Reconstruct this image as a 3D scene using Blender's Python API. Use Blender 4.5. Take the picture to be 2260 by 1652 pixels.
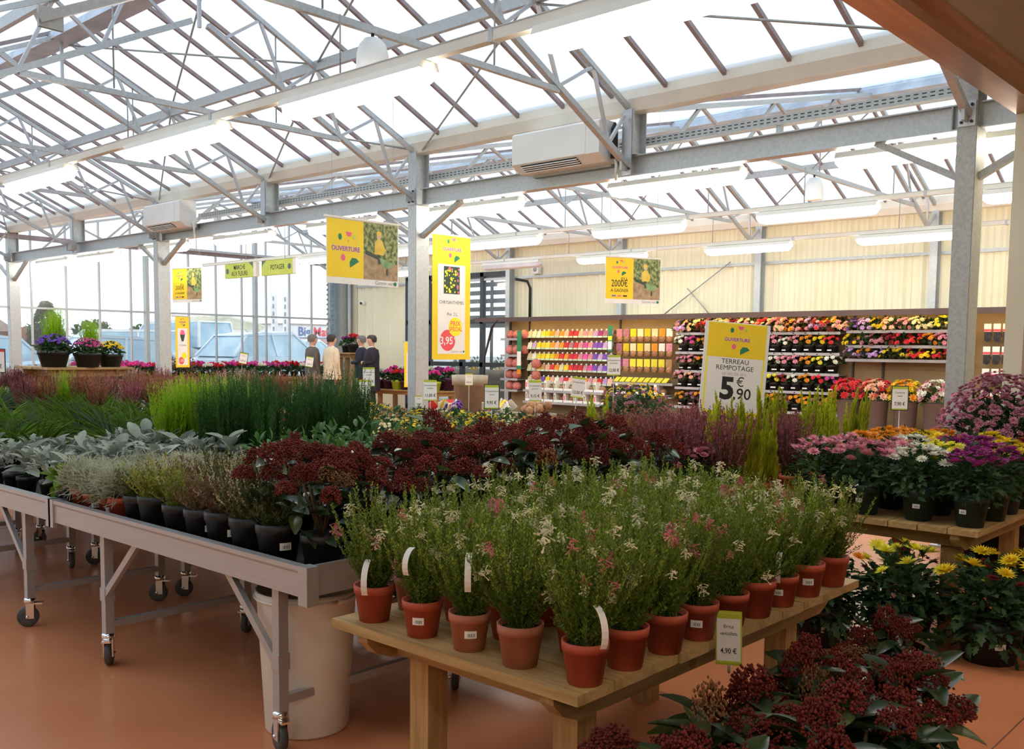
import bpy, math, random
import numpy as np
from mathutils import Matrix, Vector

# ------------------------------------------------------------------ clean
for o in list(bpy.data.objects):
    bpy.data.objects.remove(o, do_unlink=True)
scn = bpy.context.scene
COL = scn.collection
PI = math.pi

# ------------------------------------------------------------------ camera
CW, CH = 2260.0, 1652.0
FPX, CPX, CPY = 2124.13, 1114.51, 947.54
YAW, PITCH, ROLL = -0.7437, 0.0816, 0.0106
CAMZ = 1.44
cyaw, syaw, cp_, sp_ = math.cos(YAW), math.sin(YAW), math.cos(PITCH), math.sin(PITCH)
fw = Vector((syaw*cp_, cyaw*cp_, -sp_)); rt = Vector((cyaw, -syaw, 0)); up = rt.cross(fw)
c_, s_ = math.cos(ROLL), math.sin(ROLL)
r2 = c_*rt+s_*up; u2 = -s_*rt+c_*up
cam_d = bpy.data.cameras.new('camera'); cam = bpy.data.objects.new('camera', cam_d); COL.objects.link(cam)
M = Matrix(((r2.x, u2.x, -fw.x, 0), (r2.y, u2.y, -fw.y, 0), (r2.z, u2.z, -fw.z, CAMZ), (0, 0, 0, 1)))
cam.matrix_world = M
cam_d.sensor_width = 36.0; cam_d.sensor_fit = 'HORIZONTAL'
cam_d.lens = FPX/CW*36.0
cam_d.shift_x = (CW/2-CPX)/CW; cam_d.shift_y = (CPY-CH/2)/CW
cam_d.clip_start = 0.05; cam_d.clip_end = 500
scn.camera = cam

# ------------------------------------------------------------------ sky, exposure
w = bpy.data.worlds.new('overcast_sky'); scn.world = w; w.use_nodes = True
wb = w.node_tree.nodes['Background']
wb.inputs[0].default_value = (0.86, 0.94, 1.0, 1); wb.inputs[1].default_value = 1.85
scn.view_settings.view_transform = 'Standard'; scn.view_settings.look = 'None'
scn.view_settings.gamma = 1.0; scn.view_settings.use_curve_mapping = False
scn.view_settings.exposure = 0.0

LAMP = 27.0       # radiance of the fluorescent diffusers
LAMPC = (1.0, 0.91, 0.77)

# ------------------------------------------------------------------ materials
MATS = {}
def _new(name):
    m = bpy.data.materials.new(name); m.use_nodes = True
    nt = m.node_tree
    for n in list(nt.nodes): nt.nodes.remove(n)
    out = nt.nodes.new('ShaderNodeOutputMaterial')
    MATS[name] = m
    return m, nt, out
def _col(nt, c1, c2, scale, detail=3, coord='Object', stretch=None, rnd=0.0, lo=.35, hi=.65):
    tc = nt.nodes.new('ShaderNodeTexCoord')
    src = tc.outputs[coord]
    if stretch:
        mp = nt.nodes.new('ShaderNodeMapping'); mp.inputs['Scale'].default_value = stretch
        nt.links.new(src, mp.inputs[0]); src = mp.outputs[0]
    nz = nt.nodes.new('ShaderNodeTexNoise'); nz.inputs['Scale'].default_value = scale; nz.inputs['Detail'].default_value = detail
    nt.links.new(src, nz.inputs['Vector'])
    rp = nt.nodes.new('ShaderNodeValToRGB')
    rp.color_ramp.elements[0].position = lo; rp.color_ramp.elements[1].position = hi
    rp.color_ramp.elements[0].color = (*c1, 1); rp.color_ramp.elements[1].color = (*c2, 1)
    fac = nz.outputs[0]
    nt.links.new(fac, rp.inputs[0])
    res = rp.outputs[0]
    if rnd > 0:
        oi = nt.nodes.new('ShaderNodeObjectInfo')
        mr = nt.nodes.new('ShaderNodeMapRange'); mr.inputs[3].default_value = 1-rnd; mr.inputs[4].default_value = 1+rnd
        nt.links.new(oi.outputs['Random'], mr.inputs[0])
        hs = nt.nodes.new('ShaderNodeHueSaturation')
        nt.links.new(res, hs.inputs['Color']); nt.links.new(mr.outputs[0], hs.inputs['Value'])
        res = hs.outputs[0]
    return res, fac
def pbr(name, c1, c2=None, scale=8, rough=.6, metal=0.0, bump=0.0, stretch=None, rnd=0.0, spec=.4, detail=3, lo=.35, hi=.65):
    m, nt, out = _new(name)
    b = nt.nodes.new('ShaderNodeBsdfPrincipled')
    b.inputs['Roughness'].default_value = rough; b.inputs['Metallic'].default_value = metal
    b.inputs['Specular IOR Level'].default_value = spec
    c2 = c2 or tuple(min(1, v*1.15) for v in c1)
    res, fac = _col(nt, c1, c2, scale, detail, stretch=stretch, rnd=rnd, lo=lo, hi=hi)
    nt.links.new(res, b.inputs['Base Color'])
    if bump:
        bp = nt.nodes.new('ShaderNodeBump'); bp.inputs['Strength'].default_value = bump; bp.inputs['Distance'].default_value = .01
        nt.links.new(fac, bp.inputs['Height']); nt.links.new(bp.outputs[0], b.inputs['Normal'])
    nt.links.new(b.outputs[0], out.inputs[0])
    return m
def leafy(name, c1, c2, scale=18, trans=.3, rough=.55, rnd=.22, gloss=.3):
    m, nt, out = _new(name)
    res, fac = _col(nt, c1, c2, scale, 2, rnd=rnd)
    b = nt.nodes.new('ShaderNodeBsdfPrincipled'); b.inputs['Roughness'].default_value = rough
    b.inputs['Specular IOR Level'].default_value = gloss
    nt.links.new(res, b.inputs['Base Color'])
    t = nt.nodes.new('ShaderNodeBsdfTranslucent'); nt.links.new(res, t.inputs[0])
    mx = nt.nodes.new('ShaderNodeMixShader'); mx.inputs[0].default_value = trans
    nt.links.new(b.outputs[0], mx.inputs[1]); nt.links.new(t.outputs[0], mx.inputs[2])
    nt.links.new(mx.outputs[0], out.inputs[0])
    return m
def emit(name, col, strength):
    m, nt, out = _new(name)
    e = nt.nodes.new('ShaderNodeEmission'); e.inputs[0].default_value = (*col, 1); e.inputs[1].default_value = strength
    nt.links.new(e.outputs[0], out.inputs[0]); return m
def flat(name, c, rough=.5, spec=.3):
    return pbr(name, c, tuple(min(1, v*1.06) for v in c), 6, rough, spec=spec)
def clear(name, transp, tint, other, amt_gloss=.0):
    # sheet that lets daylight through: part straight, part scattered
    m, nt, out = _new(name)
    res, fac = _col(nt, tuple(v*.94 for v in tint), tint, 2.0, 2)
    tr = nt.nodes.new('ShaderNodeBsdfTransparent'); nt.links.new(res, tr.inputs[0])
    tl = nt.nodes.new('ShaderNodeBsdfTranslucent'); tl.inputs[0].default_value = (*other, 1)
    mx = nt.nodes.new('ShaderNodeMixShader'); mx.inputs[0].default_value = 1-transp
    nt.links.new(tr.outputs[0], mx.inputs[1]); nt.links.new(tl.outputs[0], mx.inputs[2])
    res2 = mx.outputs[0]
    if amt_gloss:
        g = nt.nodes.new('ShaderNodeBsdfGlossy'); g.inputs['Roughness'].default_value = .08
        m2 = nt.nodes.new('ShaderNodeMixShader'); m2.inputs[0].default_value = amt_gloss
        nt.links.new(res2, m2.inputs[1]); nt.links.new(g.outputs[0], m2.inputs[2]); res2 = m2.outputs[0]
    nt.links.new(res2, out.inputs[0]); return m

pbr('galv', (.43,.46,.47), (.50,.53,.54), 34, .42, .3, detail=4)
pbr('galv_dull', (.34,.35,.34), (.43,.44,.42), 40, .55, .25, detail=5)
pbr('alu', (.46,.47,.49), (.51,.52,.54), 5, .36, .45, stretch=(.4, 40, 40))
pbr('chrome', (.75,.76,.78), None, 5, .12, 1.0)
pbr('rafter', (.27,.21,.215), (.34,.28,.285), 6, .5, .2)
pbr('ridge_metal', (.36,.42,.50), (.50,.57,.66), 4, .4, .2)
pbr('blue_steel', (.28,.38,.47), (.36,.47,.56), 4, .5, .2)
pbr('gutter_white', (.74,.72,.64), (.80,.78,.70), 3, .5)
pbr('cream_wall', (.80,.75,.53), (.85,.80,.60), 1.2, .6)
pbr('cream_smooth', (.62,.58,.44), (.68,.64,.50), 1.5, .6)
pbr('soffit', (.30,.27,.17), (.36,.32,.21), 2, .35)
pbr('fascia_brown', (.36,.17,.08), (.46,.23,.11), 3, .18, .3, stretch=(6, .3, 6))
pbr('floor_resin', (.55,.19,.085), (.70,.28,.13), 1.1, .27, spec=.45, detail=6, lo=.3, hi=.72)
pbr('floor_line', (.16,.07,.04), None, 4, .5)
pbr('asphalt', (.38,.38,.38), (.46,.46,.45), 1, .9)
pbr('hall_ceiling', (.55,.52,.44), None, 2, .7)
pbr('wood', (.33,.20,.075), (.47,.31,.13), 3.0, .6, bump=.15, stretch=(1.2, 14, 14), detail=6, rnd=.1)
pbr('wood_y', (.33,.20,.075), (.47,.31,.13), 3.0, .6, bump=.15, stretch=(14, 1.2, 14), detail=6, rnd=.1)
pbr('wood_z', (.36,.21,.08), (.50,.32,.13), 3.0, .6, bump=.15, stretch=(14, 14, 1.2), detail=6, rnd=.1)
pbr('pergola_wood', (.75,.72,.55), (.85,.82,.66), 3, .7)
pbr('bin_plastic', (.80,.79,.73), (.86,.85,.80), 4, .5, detail=6)
pbr('terracotta', (.42,.075,.035), (.50,.10,.05), 14, .55, rnd=.08)
pbr('terracotta_dusty', (.40,.14,.08), (.50,.20,.12), 14, .7, rnd=.1)
pbr('black_pot', (.012,.013,.014), (.022,.023,.024), 10, .45)
pbr('green_pot', (.012,.03,.024), (.02,.045,.035), 10, .45)
pbr('plum_pot', (.06,.015,.05), (.08,.02,.06), 10, .45)
pbr('lime_pot', (.45,.62,.04), None, 10, .5)
pbr('taupe_pot', (.30,.26,.19), (.36,.31,.23), 8, .6)
pbr('grey_bucket', (.16,.17,.18), None, 8, .6)
pbr('soil', (.03,.018,.01), (.06,.035,.02), 40, .95)
pbr('rubber', (.06,.065,.07), (.09,.095,.10), 20, .5)
pbr('rubber_black', (.012,.012,.012), None, 20, .6)
pbr('heater_white', (.74,.74,.72), (.80,.80,.78), 2, .35)
pbr('grille_dark', (.01,.01,.01), None, 8, .6)
pbr('white_card', (.80,.79,.76), (.84,.83,.80), 5, .6)
pbr('white_plastic', (.78,.78,.76), None, 4, .45)
pbr('ink', (.02,.02,.02), None, 5, .7)
pbr('grey_ink', (.30,.30,.30), None, 5, .7)
pbr('banner_yellow', (.86,.60,.015), (.90,.66,.03), 2, .55)
pbr('lemon_yellow', (.88,.78,.02), None, 2, .55)
pbr('banner_purple', (.20,.03,.20), None, 5, .6)
pbr('banner_pinkhalo', (.90,.62,.70), None, 5, .6)
pbr('banner_red', (.75,.08,.10), None, 5, .6)
pbr('banner_pink', (.80,.13,.25), None, 5, .6)
pbr('banner_green', (.02,.19,.09), None, 5, .6)
pbr('sign_lime', (.52,.60,.08), (.58,.66,.12), 3, .6)
pbr('lime_strip', (.42,.50,.03), None, 3, .6)
pbr('sign_red', (.62,.05,.05), None, 3, .6)
pbr('photo_foliage', (.07,.11,.03), (.38,.42,.17), 26, .6, detail=8, lo=.4, hi=.62)
pbr('photo_ground', (.30,.20,.11), (.46,.34,.20), 16, .6, detail=6)
pbr('photo_yellow', (.72,.48,.05), (.80,.58,.12), 12, .6)
pbr('photo_skin', (.66,.45,.28), None, 9, .6)
pbr('photo_barrow', (.15,.30,.12), (.26,.42,.2), 12, .6)
pbr('photo_dark', (.05,.07,.05), None, 9, .6)
pbr('photo_mums', (.02,.05,.03), (.05,.09,.06), 20, .6)
pbr('header_brown', (.085,.05,.045), (.10,.062,.055), 3, .45)
pbr('shelf_back', (.26,.18,.085), (.32,.22,.11), 2, .7)
pbr('shelf_grey', (.32,.32,.33), (.40,.40,.41), 4, .4, .3)
pbr('shelf_dark', (.05,.04,.035), None, 4, .6)
pbr('frame_dark', (.035,.04,.045), None, 4, .45)
pbr('louvre_dark', (.05,.055,.055), (.09,.10,.10), 4, .6)
pbr('net_red', (.45,.07,.07), (.62,.28,.22), 60, .7, rnd=.2)
pbr('bulb_brown', (.20,.09,.04), (.40,.22,.11), 45, .8, rnd=.25)
pbr('glove_dark', (.02,.022,.03), (.04,.042,.05), 30, .8)
pbr('suit_grey', (.10,.09,.075), (.13,.115,.095), 30, .85)
pbr('suit_cream', (.62,.52,.36), (.70,.60,.43), 20, .85)
pbr('suit_black', (.012,.010,.016), (.02,.017,.024), 20, .8)
pbr('suit_navy', (.02,.022,.04), None, 20, .8)
pbr('trouser_red', (.45,.03,.07), None, 20, .8)
pbr('trouser_dark', (.03,.03,.035), None, 20, .8)
pbr('skin', (.60,.33,.23), (.66,.38,.27), 20, .55)
pbr('hair_dark', (.025,.016,.012), (.05,.035,.028), 60, .6)
pbr('hair_grey', (.12,.10,.09), (.2,.17,.15), 60, .6)
pbr('shirt_white', (.8,.8,.8), None, 20, .7)
pbr('car_blue', (.52,.66,.76), (.60,.73,.82), 2, .2, spec=.6)
pbr('car_white', (.75,.78,.80), None, 2, .25)
pbr('car_glass', (.30,.48,.62), (.45,.63,.75), 1.5, .08, spec=.8)
pbr('brick_far', (.36,.16,.11), (.44,.22,.16), 6, .8)
pbr('brick_pale', (.62,.40,.36), (.70,.48,.42), 6, .8)
pbr('roof_far', (.42,.30,.27), (.50,.37,.33), 6, .8)
pbr('wall_white', (.82,.82,.82), None, 3, .7)
pbr('fence_dark', (.10,.15,.14), (.16,.21,.2), 6, .8)
pbr('logo_blue', (.10,.16,.40), None, 3, .6)
pbr('logo_red', (.80,.05,.08), None, 3, .6)
pbr('hi_vis', (.70,.85,.05), None, 3, .6)
pbr('dome_white', (.72,.73,.72), None, 3, .4)
pbr('cable_black', (.02,.02,.02), None, 5, .6)
pbr('net_black', (.02,.02,.02), None, 5, .6)
emit('lamp_on', LAMPC, LAMP)
pbr('lamp_off', (.62,.64,.70), None, 3, .3)
emit('shelf_strip', (1.0, .74, .36), 22.0)
clear('roof_sheet', .42, (.76, .82, .88), (.70, .76, .83))
clear('pane_glass', .97, (.97, .98, .98), (.9, .95, 1.0), .05)
clear('clear_film', .75, (.95, .95, .95), (.9, .9, .9), .15)
# foliage
leafy('erica_green', (.075,.15,.012), (.17,.25,.03), 22)
leafy('erica_tip', (.20,.27,.035), (.30,.36,.06), 30)
leafy('heath_white', (.72,.68,.46), (.82,.78,.58), 30, .25)
leafy('heath_pink', (.58,.13,.17), (.72,.32,.30), 40, .25)
leafy('skimmia_leaf', (.018,.045,.018), (.045,.08,.025), 9, .15, .3, .3, .5)
leafy('skimmia_leaf_light', (.05,.085,.02), (.09,.12,.03), 9, .2, .35, .2, .5)
leafy('skimmia_bud', (.13,.018,.016), (.23,.045,.035), 60, .1, .75, .3, .15)
leafy('skimmia_bud_tan', (.20,.09,.03), (.30,.15,.06), 60, .1, .6, .3)
leafy('stem_brown', (.06,.045,.025), (.10,.07,.035), 20, .0)
leafy('shrub_green', (.045,.065,.016), (.12,.13,.035), 20)
leafy('shrub_lime', (.17,.20,.025), (.30,.32,.05), 20)
leafy('shrub_bronze', (.13,.07,.03), (.22,.13,.07), 25)
leafy('bud_cream', (.40,.36,.20), (.55,.50,.30), 30)
leafy('silver_wire', (.30,.33,.22), (.47,.49,.35), 25)
leafy('silver_leaf', (.20,.235,.195), (.32,.35,.29), 10, .2, .8)
leafy('kale_green', (.15,.30,.03), (.26,.42,.06), 10)
leafy('grass_green', (.09,.20,.02), (.20,.32,.05), 6)
leafy('grass_blue', (.08,.14,.07), (.17,.24,.13), 6)
leafy('yellow_leaf', (.30,.38,.03), (.48,.54,.08), 8)
leafy('lime_conifer', (.17,.34,.006), (.32,.50,.015), 8, .4)
leafy('rosemary', (.022,.085,.018), (.055,.15,.03), 12)
leafy('mid_leaf', (.045,.11,.025), (.09,.19,.05), 10)
leafy('heather_purple', (.20,.045,.065), (.34,.10,.12), 25)
leafy('heather_rust', (.24,.075,.04), (.36,.14,.08), 25)
leafy('heather_pinkpale', (.45,.27,.24), (.58,.38,.34), 25)
leafy('spike_lime', (.34,.40,.015), (.50,.54,.03), 14)
leafy('mum_leaf', (.022,.06,.022), (.05,.10,.035), 12)
leafy('mum_leaf_pale', (.08,.13,.03), (.14,.2,.06), 12)
for nm, a, b in [('yellow', (.78,.55,.01), (.88,.70,.03)), ('lemon', (.80,.74,.03), (.88,.82,.10)), ('purple', (.30,.02,.20), (.42,.06,.30)),
                 ('magenta', (.62,.04,.30), (.78,.14,.42)), ('pink', (.62,.20,.28), (.75,.36,.42)), ('white', (.75,.74,.62), (.86,.85,.76)),
                 ('orange', (.78,.28,.01), (.86,.40,.04)), ('red', (.62,.02,.03), (.76,.06,.07)), ('darkred', (.20,.01,.015), (.30,.025,.03)),
                 ('bronze', (.45,.25,.08), (.58,.36,.16)), ('cream', (.74,.66,.34), (.84,.77,.48)), ('violet', (.16,.05,.42), (.28,.13,.56)),
                 ('lilac', (.50,.30,.62), (.64,.44,.74)), ('mauve', (.34,.10,.17), (.52,.24,.30)), ('peach', (.80,.42,.26), (.88,.56,.40)), ('fuchsia', (.66,.02,.26), (.80,.10,.42))]:
    leafy('fl_'+nm, a, b, 40, .25, .6, .12)

# ------------------------------------------------------------------ mesh helpers
def mesh_np(name, V, F, mat, smooth=False):
    me = bpy.data.meshes.new(name)
    V = np.asarray(V, dtype=np.float32).reshape(-1, 3); F = np.asarray(F, dtype=np.int32)
    k = F.shape[1]; n = F.shape[0]
    me.vertices.add(len(V)); me.vertices.foreach_set('co', V.ravel())
    me.loops.add(n*k); me.loops.foreach_set('vertex_index', F.ravel())
    me.polygons.add(n)
    me.polygons.foreach_set('loop_start', np.arange(0, n*k, k, dtype=np.int32))
    me.polygons.foreach_set('loop_total', np.full(n, k, dtype=np.int32))
    if smooth: me.polygons.foreach_set('use_smooth', np.ones(n, dtype=bool))
    me.materials.append(MATS[mat]); me.update(calc_edges=True)
    return me
class B:
    def __init__(s): s.v = []; s.f = []; s.sm = []
    def _add(s, v, f, smooth=False):
        o = len(s.v); s.v += [tuple(p) for p in v]
        for q in f: s.f.append(tuple(i+o for i in q)); s.sm.append(smooth)
        return s
    def box(s, x0, x1, y0, y1, z0, z1):
        v = [(x0,y0,z0),(x1,y0,z0),(x1,y1,z0),(x0,y1,z0),(x0,y0,z1),(x1,y0,z1),(x1,y1,z1),(x0,y1,z1)]
        return s._add(v, [(0,3,2,1),(4,5,6,7),(0,1,5,4),(1,2,6,5),(2,3,7,6),(3,0,4,7)])
    def cbox(s, c, d): return s.box(c[0]-d[0]/2, c[0]+d[0]/2, c[1]-d[1]/2, c[1]+d[1]/2, c[2]-d[2]/2, c[2]+d[2]/2)
    def bar(s, a, b, w, h=None, roll=0.0):
        h = h or w; a = Vector(a); b = Vector(b); d = (b-a).normalized()
        ref = Vector((0,0,1)) if abs(d.z) < .95 else Vector((0,1,0))
        x = d.cross(ref).normalized(); y = x.cross(d)
        v = []
        for p in (a, b):
            for i, j in ((-1,-1),(1,-1),(1,1),(-1,1)): v.append(p+x*(i*w/2)+y*(j*h/2))
        return s._add(v, [(0,1,2,3),(7,6,5,4),(0,4,5,1),(1,5,6,2),(2,6,7,3),(3,7,4,0)])
    def tube(s, pts, r, n=6, cap=True):
        pts = [Vector(p) for p in pts]; rs = r if isinstance(r, (list, tuple)) else [r]*len(pts)
        v = []
        for i, p in enumerate(pts):
            d = (pts[min(i+1, len(pts)-1)]-pts[max(i-1, 0)]).normalized()
            ref = Vector((0,0,1)) if abs(d.z) < .9 else Vector((1,0,0))
            x = d.cross(ref).normalized(); y = x.cross(d)
            for k in range(n):
                t = 2*PI*k/n; v.append(p+(x*math.cos(t)+y*math.sin(t))*rs[i])
        f = []
        for i in range(len(pts)-1):
            for k in range(n): f.append((i*n+k, (i+1)*n+k, (i+1)*n+(k+1)%n, i*n+(k+1)%n))
        if cap: f.append(tuple(range(n))); f.append(tuple((len(pts)-1)*n+k for k in reversed(range(n))))
        return s._add(v, f, True)
    def lathe(s, prof, n=16, c=(0,0,0), closed=False):
        v = []; f = []
        for r, z in prof:
            for k in range(n):
                t = 2*PI*k/n; v.append((c[0]+r*math.cos(t), c[1]+r*math.sin(t), c[2]+z))
        m = len(prof)
        for i in range(m-1):
            for k in range(n): f.append((i*n+k, i*n+(k+1)%n, (i+1)*n+(k+1)%n, (i+1)*n+k))
        if prof[0][0] > 1e-6: f.append(tuple(reversed(range(n))))
        if prof[-1][0] > 1e-6: f.append(tuple((m-1)*n+k for k in range(n)))
        return s._add(v, f, True)
    def prism(s, poly, axis, a, b):
        # poly in the two other axes; axis 'x','y','z'
        def pt(p, t):
            return {'x': (t, p[0], p[1]), 'y': (p[0], t, p[1]), 'z': (p[0], p[1], t)}[axis]
        n = len(poly); v = [pt(p, a) for p in poly]+[pt(p, b) for p in poly]
        f = [tuple(range(n)), tuple(range(2*n-1, n-1, -1))]
        for i in range(n): f.append((i, i+n, (i+1) % n+n, (i+1) % n))
        return s._add(v, f)
    def mesh(s, name, mat, flatshade=False):
        me = bpy.data.meshes.new(name); me.from_pydata(s.v, [], s.f)
        me.polygons.foreach_set('use_smooth', [bool(q) and not flatshade for q in s.sm])
        for m_ in ([mat] if isinstance(mat, str) else mat): me.materials.append(MATS[m_])
        me.update(); return me
    def build(s, name, mat, parent=None, loc=(0,0,0), rotz=0.0):
        return put(name, s.mesh(name, mat), parent, loc, rotz)
STUFF = {'buds', 'flowers', 'flower_spikes', 'shoot_tips'}
def put(name, me, parent=None, loc=(0,0,0), rotz=0.0, scale=None, rot=None):
    o = bpy.data.objects.new(name, me); COL.objects.link(o)
    if parent is not None: o.parent = parent
    o.location = loc
    o.rotation_euler = rot if rot else (0,0,rotz)
    if scale is not None: o.scale = scale if hasattr(scale, '__len__') else (scale,)*3
    if name in STUFF and parent is not None: o['kind'] = 'stuff'
    return o
def tag(o, label, cat, group=None):
    o['label'] = label; o['category'] = cat
    if group: o['group'] = group
    return o
def thing(name, label, cat, loc=(0,0,0), rotz=0.0, group=None, scale=None):
    o = bpy.data.objects.new(name, None); COL.objects.link(o); o.empty_display_size = .1
    o.location = loc; o.rotation_euler = (0,0,rotz)
    if scale: o.scale = (scale,)*3
    return tag(o, label, cat, group)
def struct(o): o['kind'] = 'structure'; return o
def sempty(name):
    o = bpy.data.objects.new(name, None); COL.objects.link(o); return struct(o)
def copy_tree(o, parent=None):
    c = o.copy(); COL.objects.link(c); c.parent = parent
    for ch in o.children: copy_tree(ch, c)
    return c
ORD = ['first','second','third','fourth','fifth','sixth','seventh','eighth','ninth','tenth','eleventh','twelfth','thirteenth','fourteenth','fifteenth','sixteenth','seventeenth','eighteenth','nineteenth','twentieth']
def ordn(i): return ORD[i] if i < len(ORD) else ('%dth' % (i+1))

# numpy foliage kit ------------------------------------------------------------
def basis(d, rng, roll=None):
    d = d/np.linalg.norm(d, axis=1, keepdims=True)
    ref = np.where(np.abs(d[:, 2:3]) < .95, np.array([[0,0,1.]]), np.array([[1.,0,0]]))
    y = np.cross(ref, d); y /= np.linalg.norm(y, axis=1, keepdims=True)
    z = np.cross(d, y)
    if roll is None: roll = np.zeros(len(d))
    c = np.cos(roll)[:, None]; s = np.sin(roll)[:, None]
    y2 = c*y+s*z; z2 = -s*y+c*z
    return np.stack([d, y2, z2], axis=2)      # columns
def scatter(V, F, T, R, S):
    # V (n,3) along +x
    S = np.asarray(S)
    if S.ndim == 1: S = np.repeat(S[:, None], 3, 1)
    P = np.einsum('kij,knj->kni', R, V[None]*S[:, None, :])+T[:, None, :]
    n = len(V); K = len(T)
    FF = (F[None]+(np.arange(K)*n)[:, None, None]).reshape(-1, F.shape[1])
    return P.reshape(-1, 3), FF
def join(*parts):
    V = []; F = []; o = 0
    for v, f in parts:
        V.append(v); F.append(f+o); o += len(v)
    return np.concatenate(V), np.concatenate(F)
NEEDLE = (np.array([[0,0,0],[.45,.5,.05],[1,0,0],[.45,-.5,.05]], float), np.array([[0,1,2,3]]))
def leafshape(n=4, fold=.18, droop=.3, shape=None):
    xs = np.linspace(0, 1, n+1); V = []; F = []
    for i, x in enumerate(xs):
        wd = (math.sin(PI*min(1, x*.93+.035))**.8*.5) if shape is None else shape(x)
        z = -droop*x*x
        V += [(x, wd, z+fold*wd), (x, 0, z), (x, -wd, z+fold*wd)]
    for i in range(n):
        a = i*3; b = a+3
        F += [(a, b, b+1, a+1), (a+1, b+1, b+2, a+2)]
    return np.array(V, float), np.array(F)
LEAF = leafshape(4)
LOBED = leafshape(7, .12, .35, lambda x: (.5*math.sin(PI*min(1, x*.9+.05))*(1 if int(x*7+.5) % 2 else .5)))
BLADE = leafshape(4, .3, .55, lambda x: .5*(1-x*.95))
def rand_dirs(rng, n, spread):
    a = rng.uniform(0, 2*PI, n); t = rng.uniform(0, 1, n)**.6*spread
    return np.stack([np.sin(t)*np.cos(a), np.sin(t)*np.sin(a), np.cos(t)], 1)
def spires(seed, n, r0, spread, h0, h1, per, nl, nw, t0=0., t1=1., ang=.9, bow=.15, taper=.6, base=0.0):
    """n upright shoots with needle leaves between t0 and t1 of their length"""
    rng = np.random.default_rng(seed)
    d = rand_dirs(rng, n, spread); h = rng.uniform(h0, h1, n)
    a = rng.uniform(0, 2*PI, n); r = r0*np.sqrt(rng.uniform(0, 1, n))
    b = np.stack([r*np.cos(a), r*np.sin(a), np.full(n, base)], 1)
    t = (np.tile(np.linspace(t0, t1, per), n)+rng.uniform(-.5, .5, n*per)*(t1-t0)/per)
    k = np.repeat(np.arange(n), per)
    out = np.stack([d[:, 0], d[:, 1], np.zeros(n)], 1)
    P = b[k]+d[k]*(h[k]*t)[:, None]-out[k]*(bow*h[k]*t*t)[:, None]
    az = rng.uniform(0, 2*PI, n*per)
    nd = np.stack([np.cos(az)*math.sin(ang), np.sin(az)*math.sin(ang), np.full(n*per, math.cos(ang))], 1)+d[k]*.3
    R = basis(nd, rng, rng.uniform(0, PI, n*per))
    L = nl*rng.uniform(.7, 1.2, n*per)*(1-(1-taper)*np.clip(t, 0, 1))
    return scatter(*NEEDLE, P, R, np.stack([L, L*nw, L], 1)), (b, d, h, bow)
def stems(info, r, tmax=1.0):
    b, d, h, bow = info; V = []; F = []; o = 0
    ts = np.linspace(0, tmax, 4)
    for i in range(len(b)):
        out = np.array([d[i, 0], d[i, 1], 0])
        for t in ts:
            p = b[i]+d[i]*h[i]*t-out*bow*h[i]*t*t; rr = r*(1-.6*t)
            V += [p+np.array([rr, 0, 0]), p+np.array([-.5*rr, .87*rr, 0]), p+np.array([-.5*rr, -.87*rr, 0])]
        for j in range(3):
            q = o+j*3
            for k in range(3): F.append((q+k, q+(k+1) % 3, q+3+(k+1) % 3, q+3+k))
        o += 12
    return np.array(V), np.array(F)
def dome_pts(rng, n, rx, rz, z0, upper=.15):
    ph = rng.uniform(0, 2*PI, n); ct = rng.uniform(upper, 1, n); st = np.sqrt(1-ct*ct)
    N = np.stack([st*np.cos(ph), st*np.sin(ph), ct], 1)
    return N*np.array([rx, rx, rz])+np.array([0, 0, z0]), N
def leafball(seed, n, rx, rz, z0, ll, lw, shape=LEAF, lo=-.2, inner=.35, tilt=.6):
    rng = np.random.default_rng(seed)
    P, N = dome_pts(rng, n, rx, rz, z0, lo)
    k = rng.uniform(inner, 1, n)[:, None]
    P = np.array([0, 0, z0])+(P-np.array([0, 0, z0]))*k
    N2 = N+rng.normal(0, tilt, (n, 3))+np.array([0, 0, .3])
    L = ll*rng.uniform(.7, 1.2, n)
    return scatter(*shape, P, basis(N2, rng, rng.uniform(-.8, .8, n)), np.stack([L, L*lw, L], 1))
def daisy(r, petals, layers=2, cup=.25, pw=.34):
    Vs = []
    rng = np.random.default_rng(5)
    for l in range(layers):
        n = petals; a = np.arange(n)*2*PI/n+l*PI/n; c = cup+l*.55
        d = np.stack([np.cos(a)*math.cos(c), np.sin(a)*math.cos(c), np.full(n, math.sin(c))], 1)
        L = np.full(n, r*(1-.22*l))
        Vs.append(scatter(*NEEDLE, np.zeros((n, 3))+[0, 0, .002*l], basis(d, rng, np.full(n, 0.)), np.stack([L, L*pw, L], 1)))
    return join(*Vs)
DAISY = daisy(1.0, 13, 3)
DAISY_LO = daisy(1.0, 8, 2, .3, .6)
def daisies(seed, n, rx, rz, z0, fr, upper=.25, shape=DAISY_LO, jit=.25):
    rng = np.random.default_rng(seed)
    P, N = dome_pts(rng, n, rx, rz, z0, upper)
    S = fr*rng.uniform(.75, 1.2, n)
    Nn = N+rng.normal(0, jit, (n, 3))+np.array([0, 0, .35])
    R = basis(Nn, rng, rng.uniform(0, PI, n))
    R = R[:, :, [1, 2, 0]]            # local +z along the normal
    return scatter(*shape, P, R, S)
MC = {}
def cached(key, fn):
    if key not in MC: MC[key] = fn()
    return MC[key]

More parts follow.
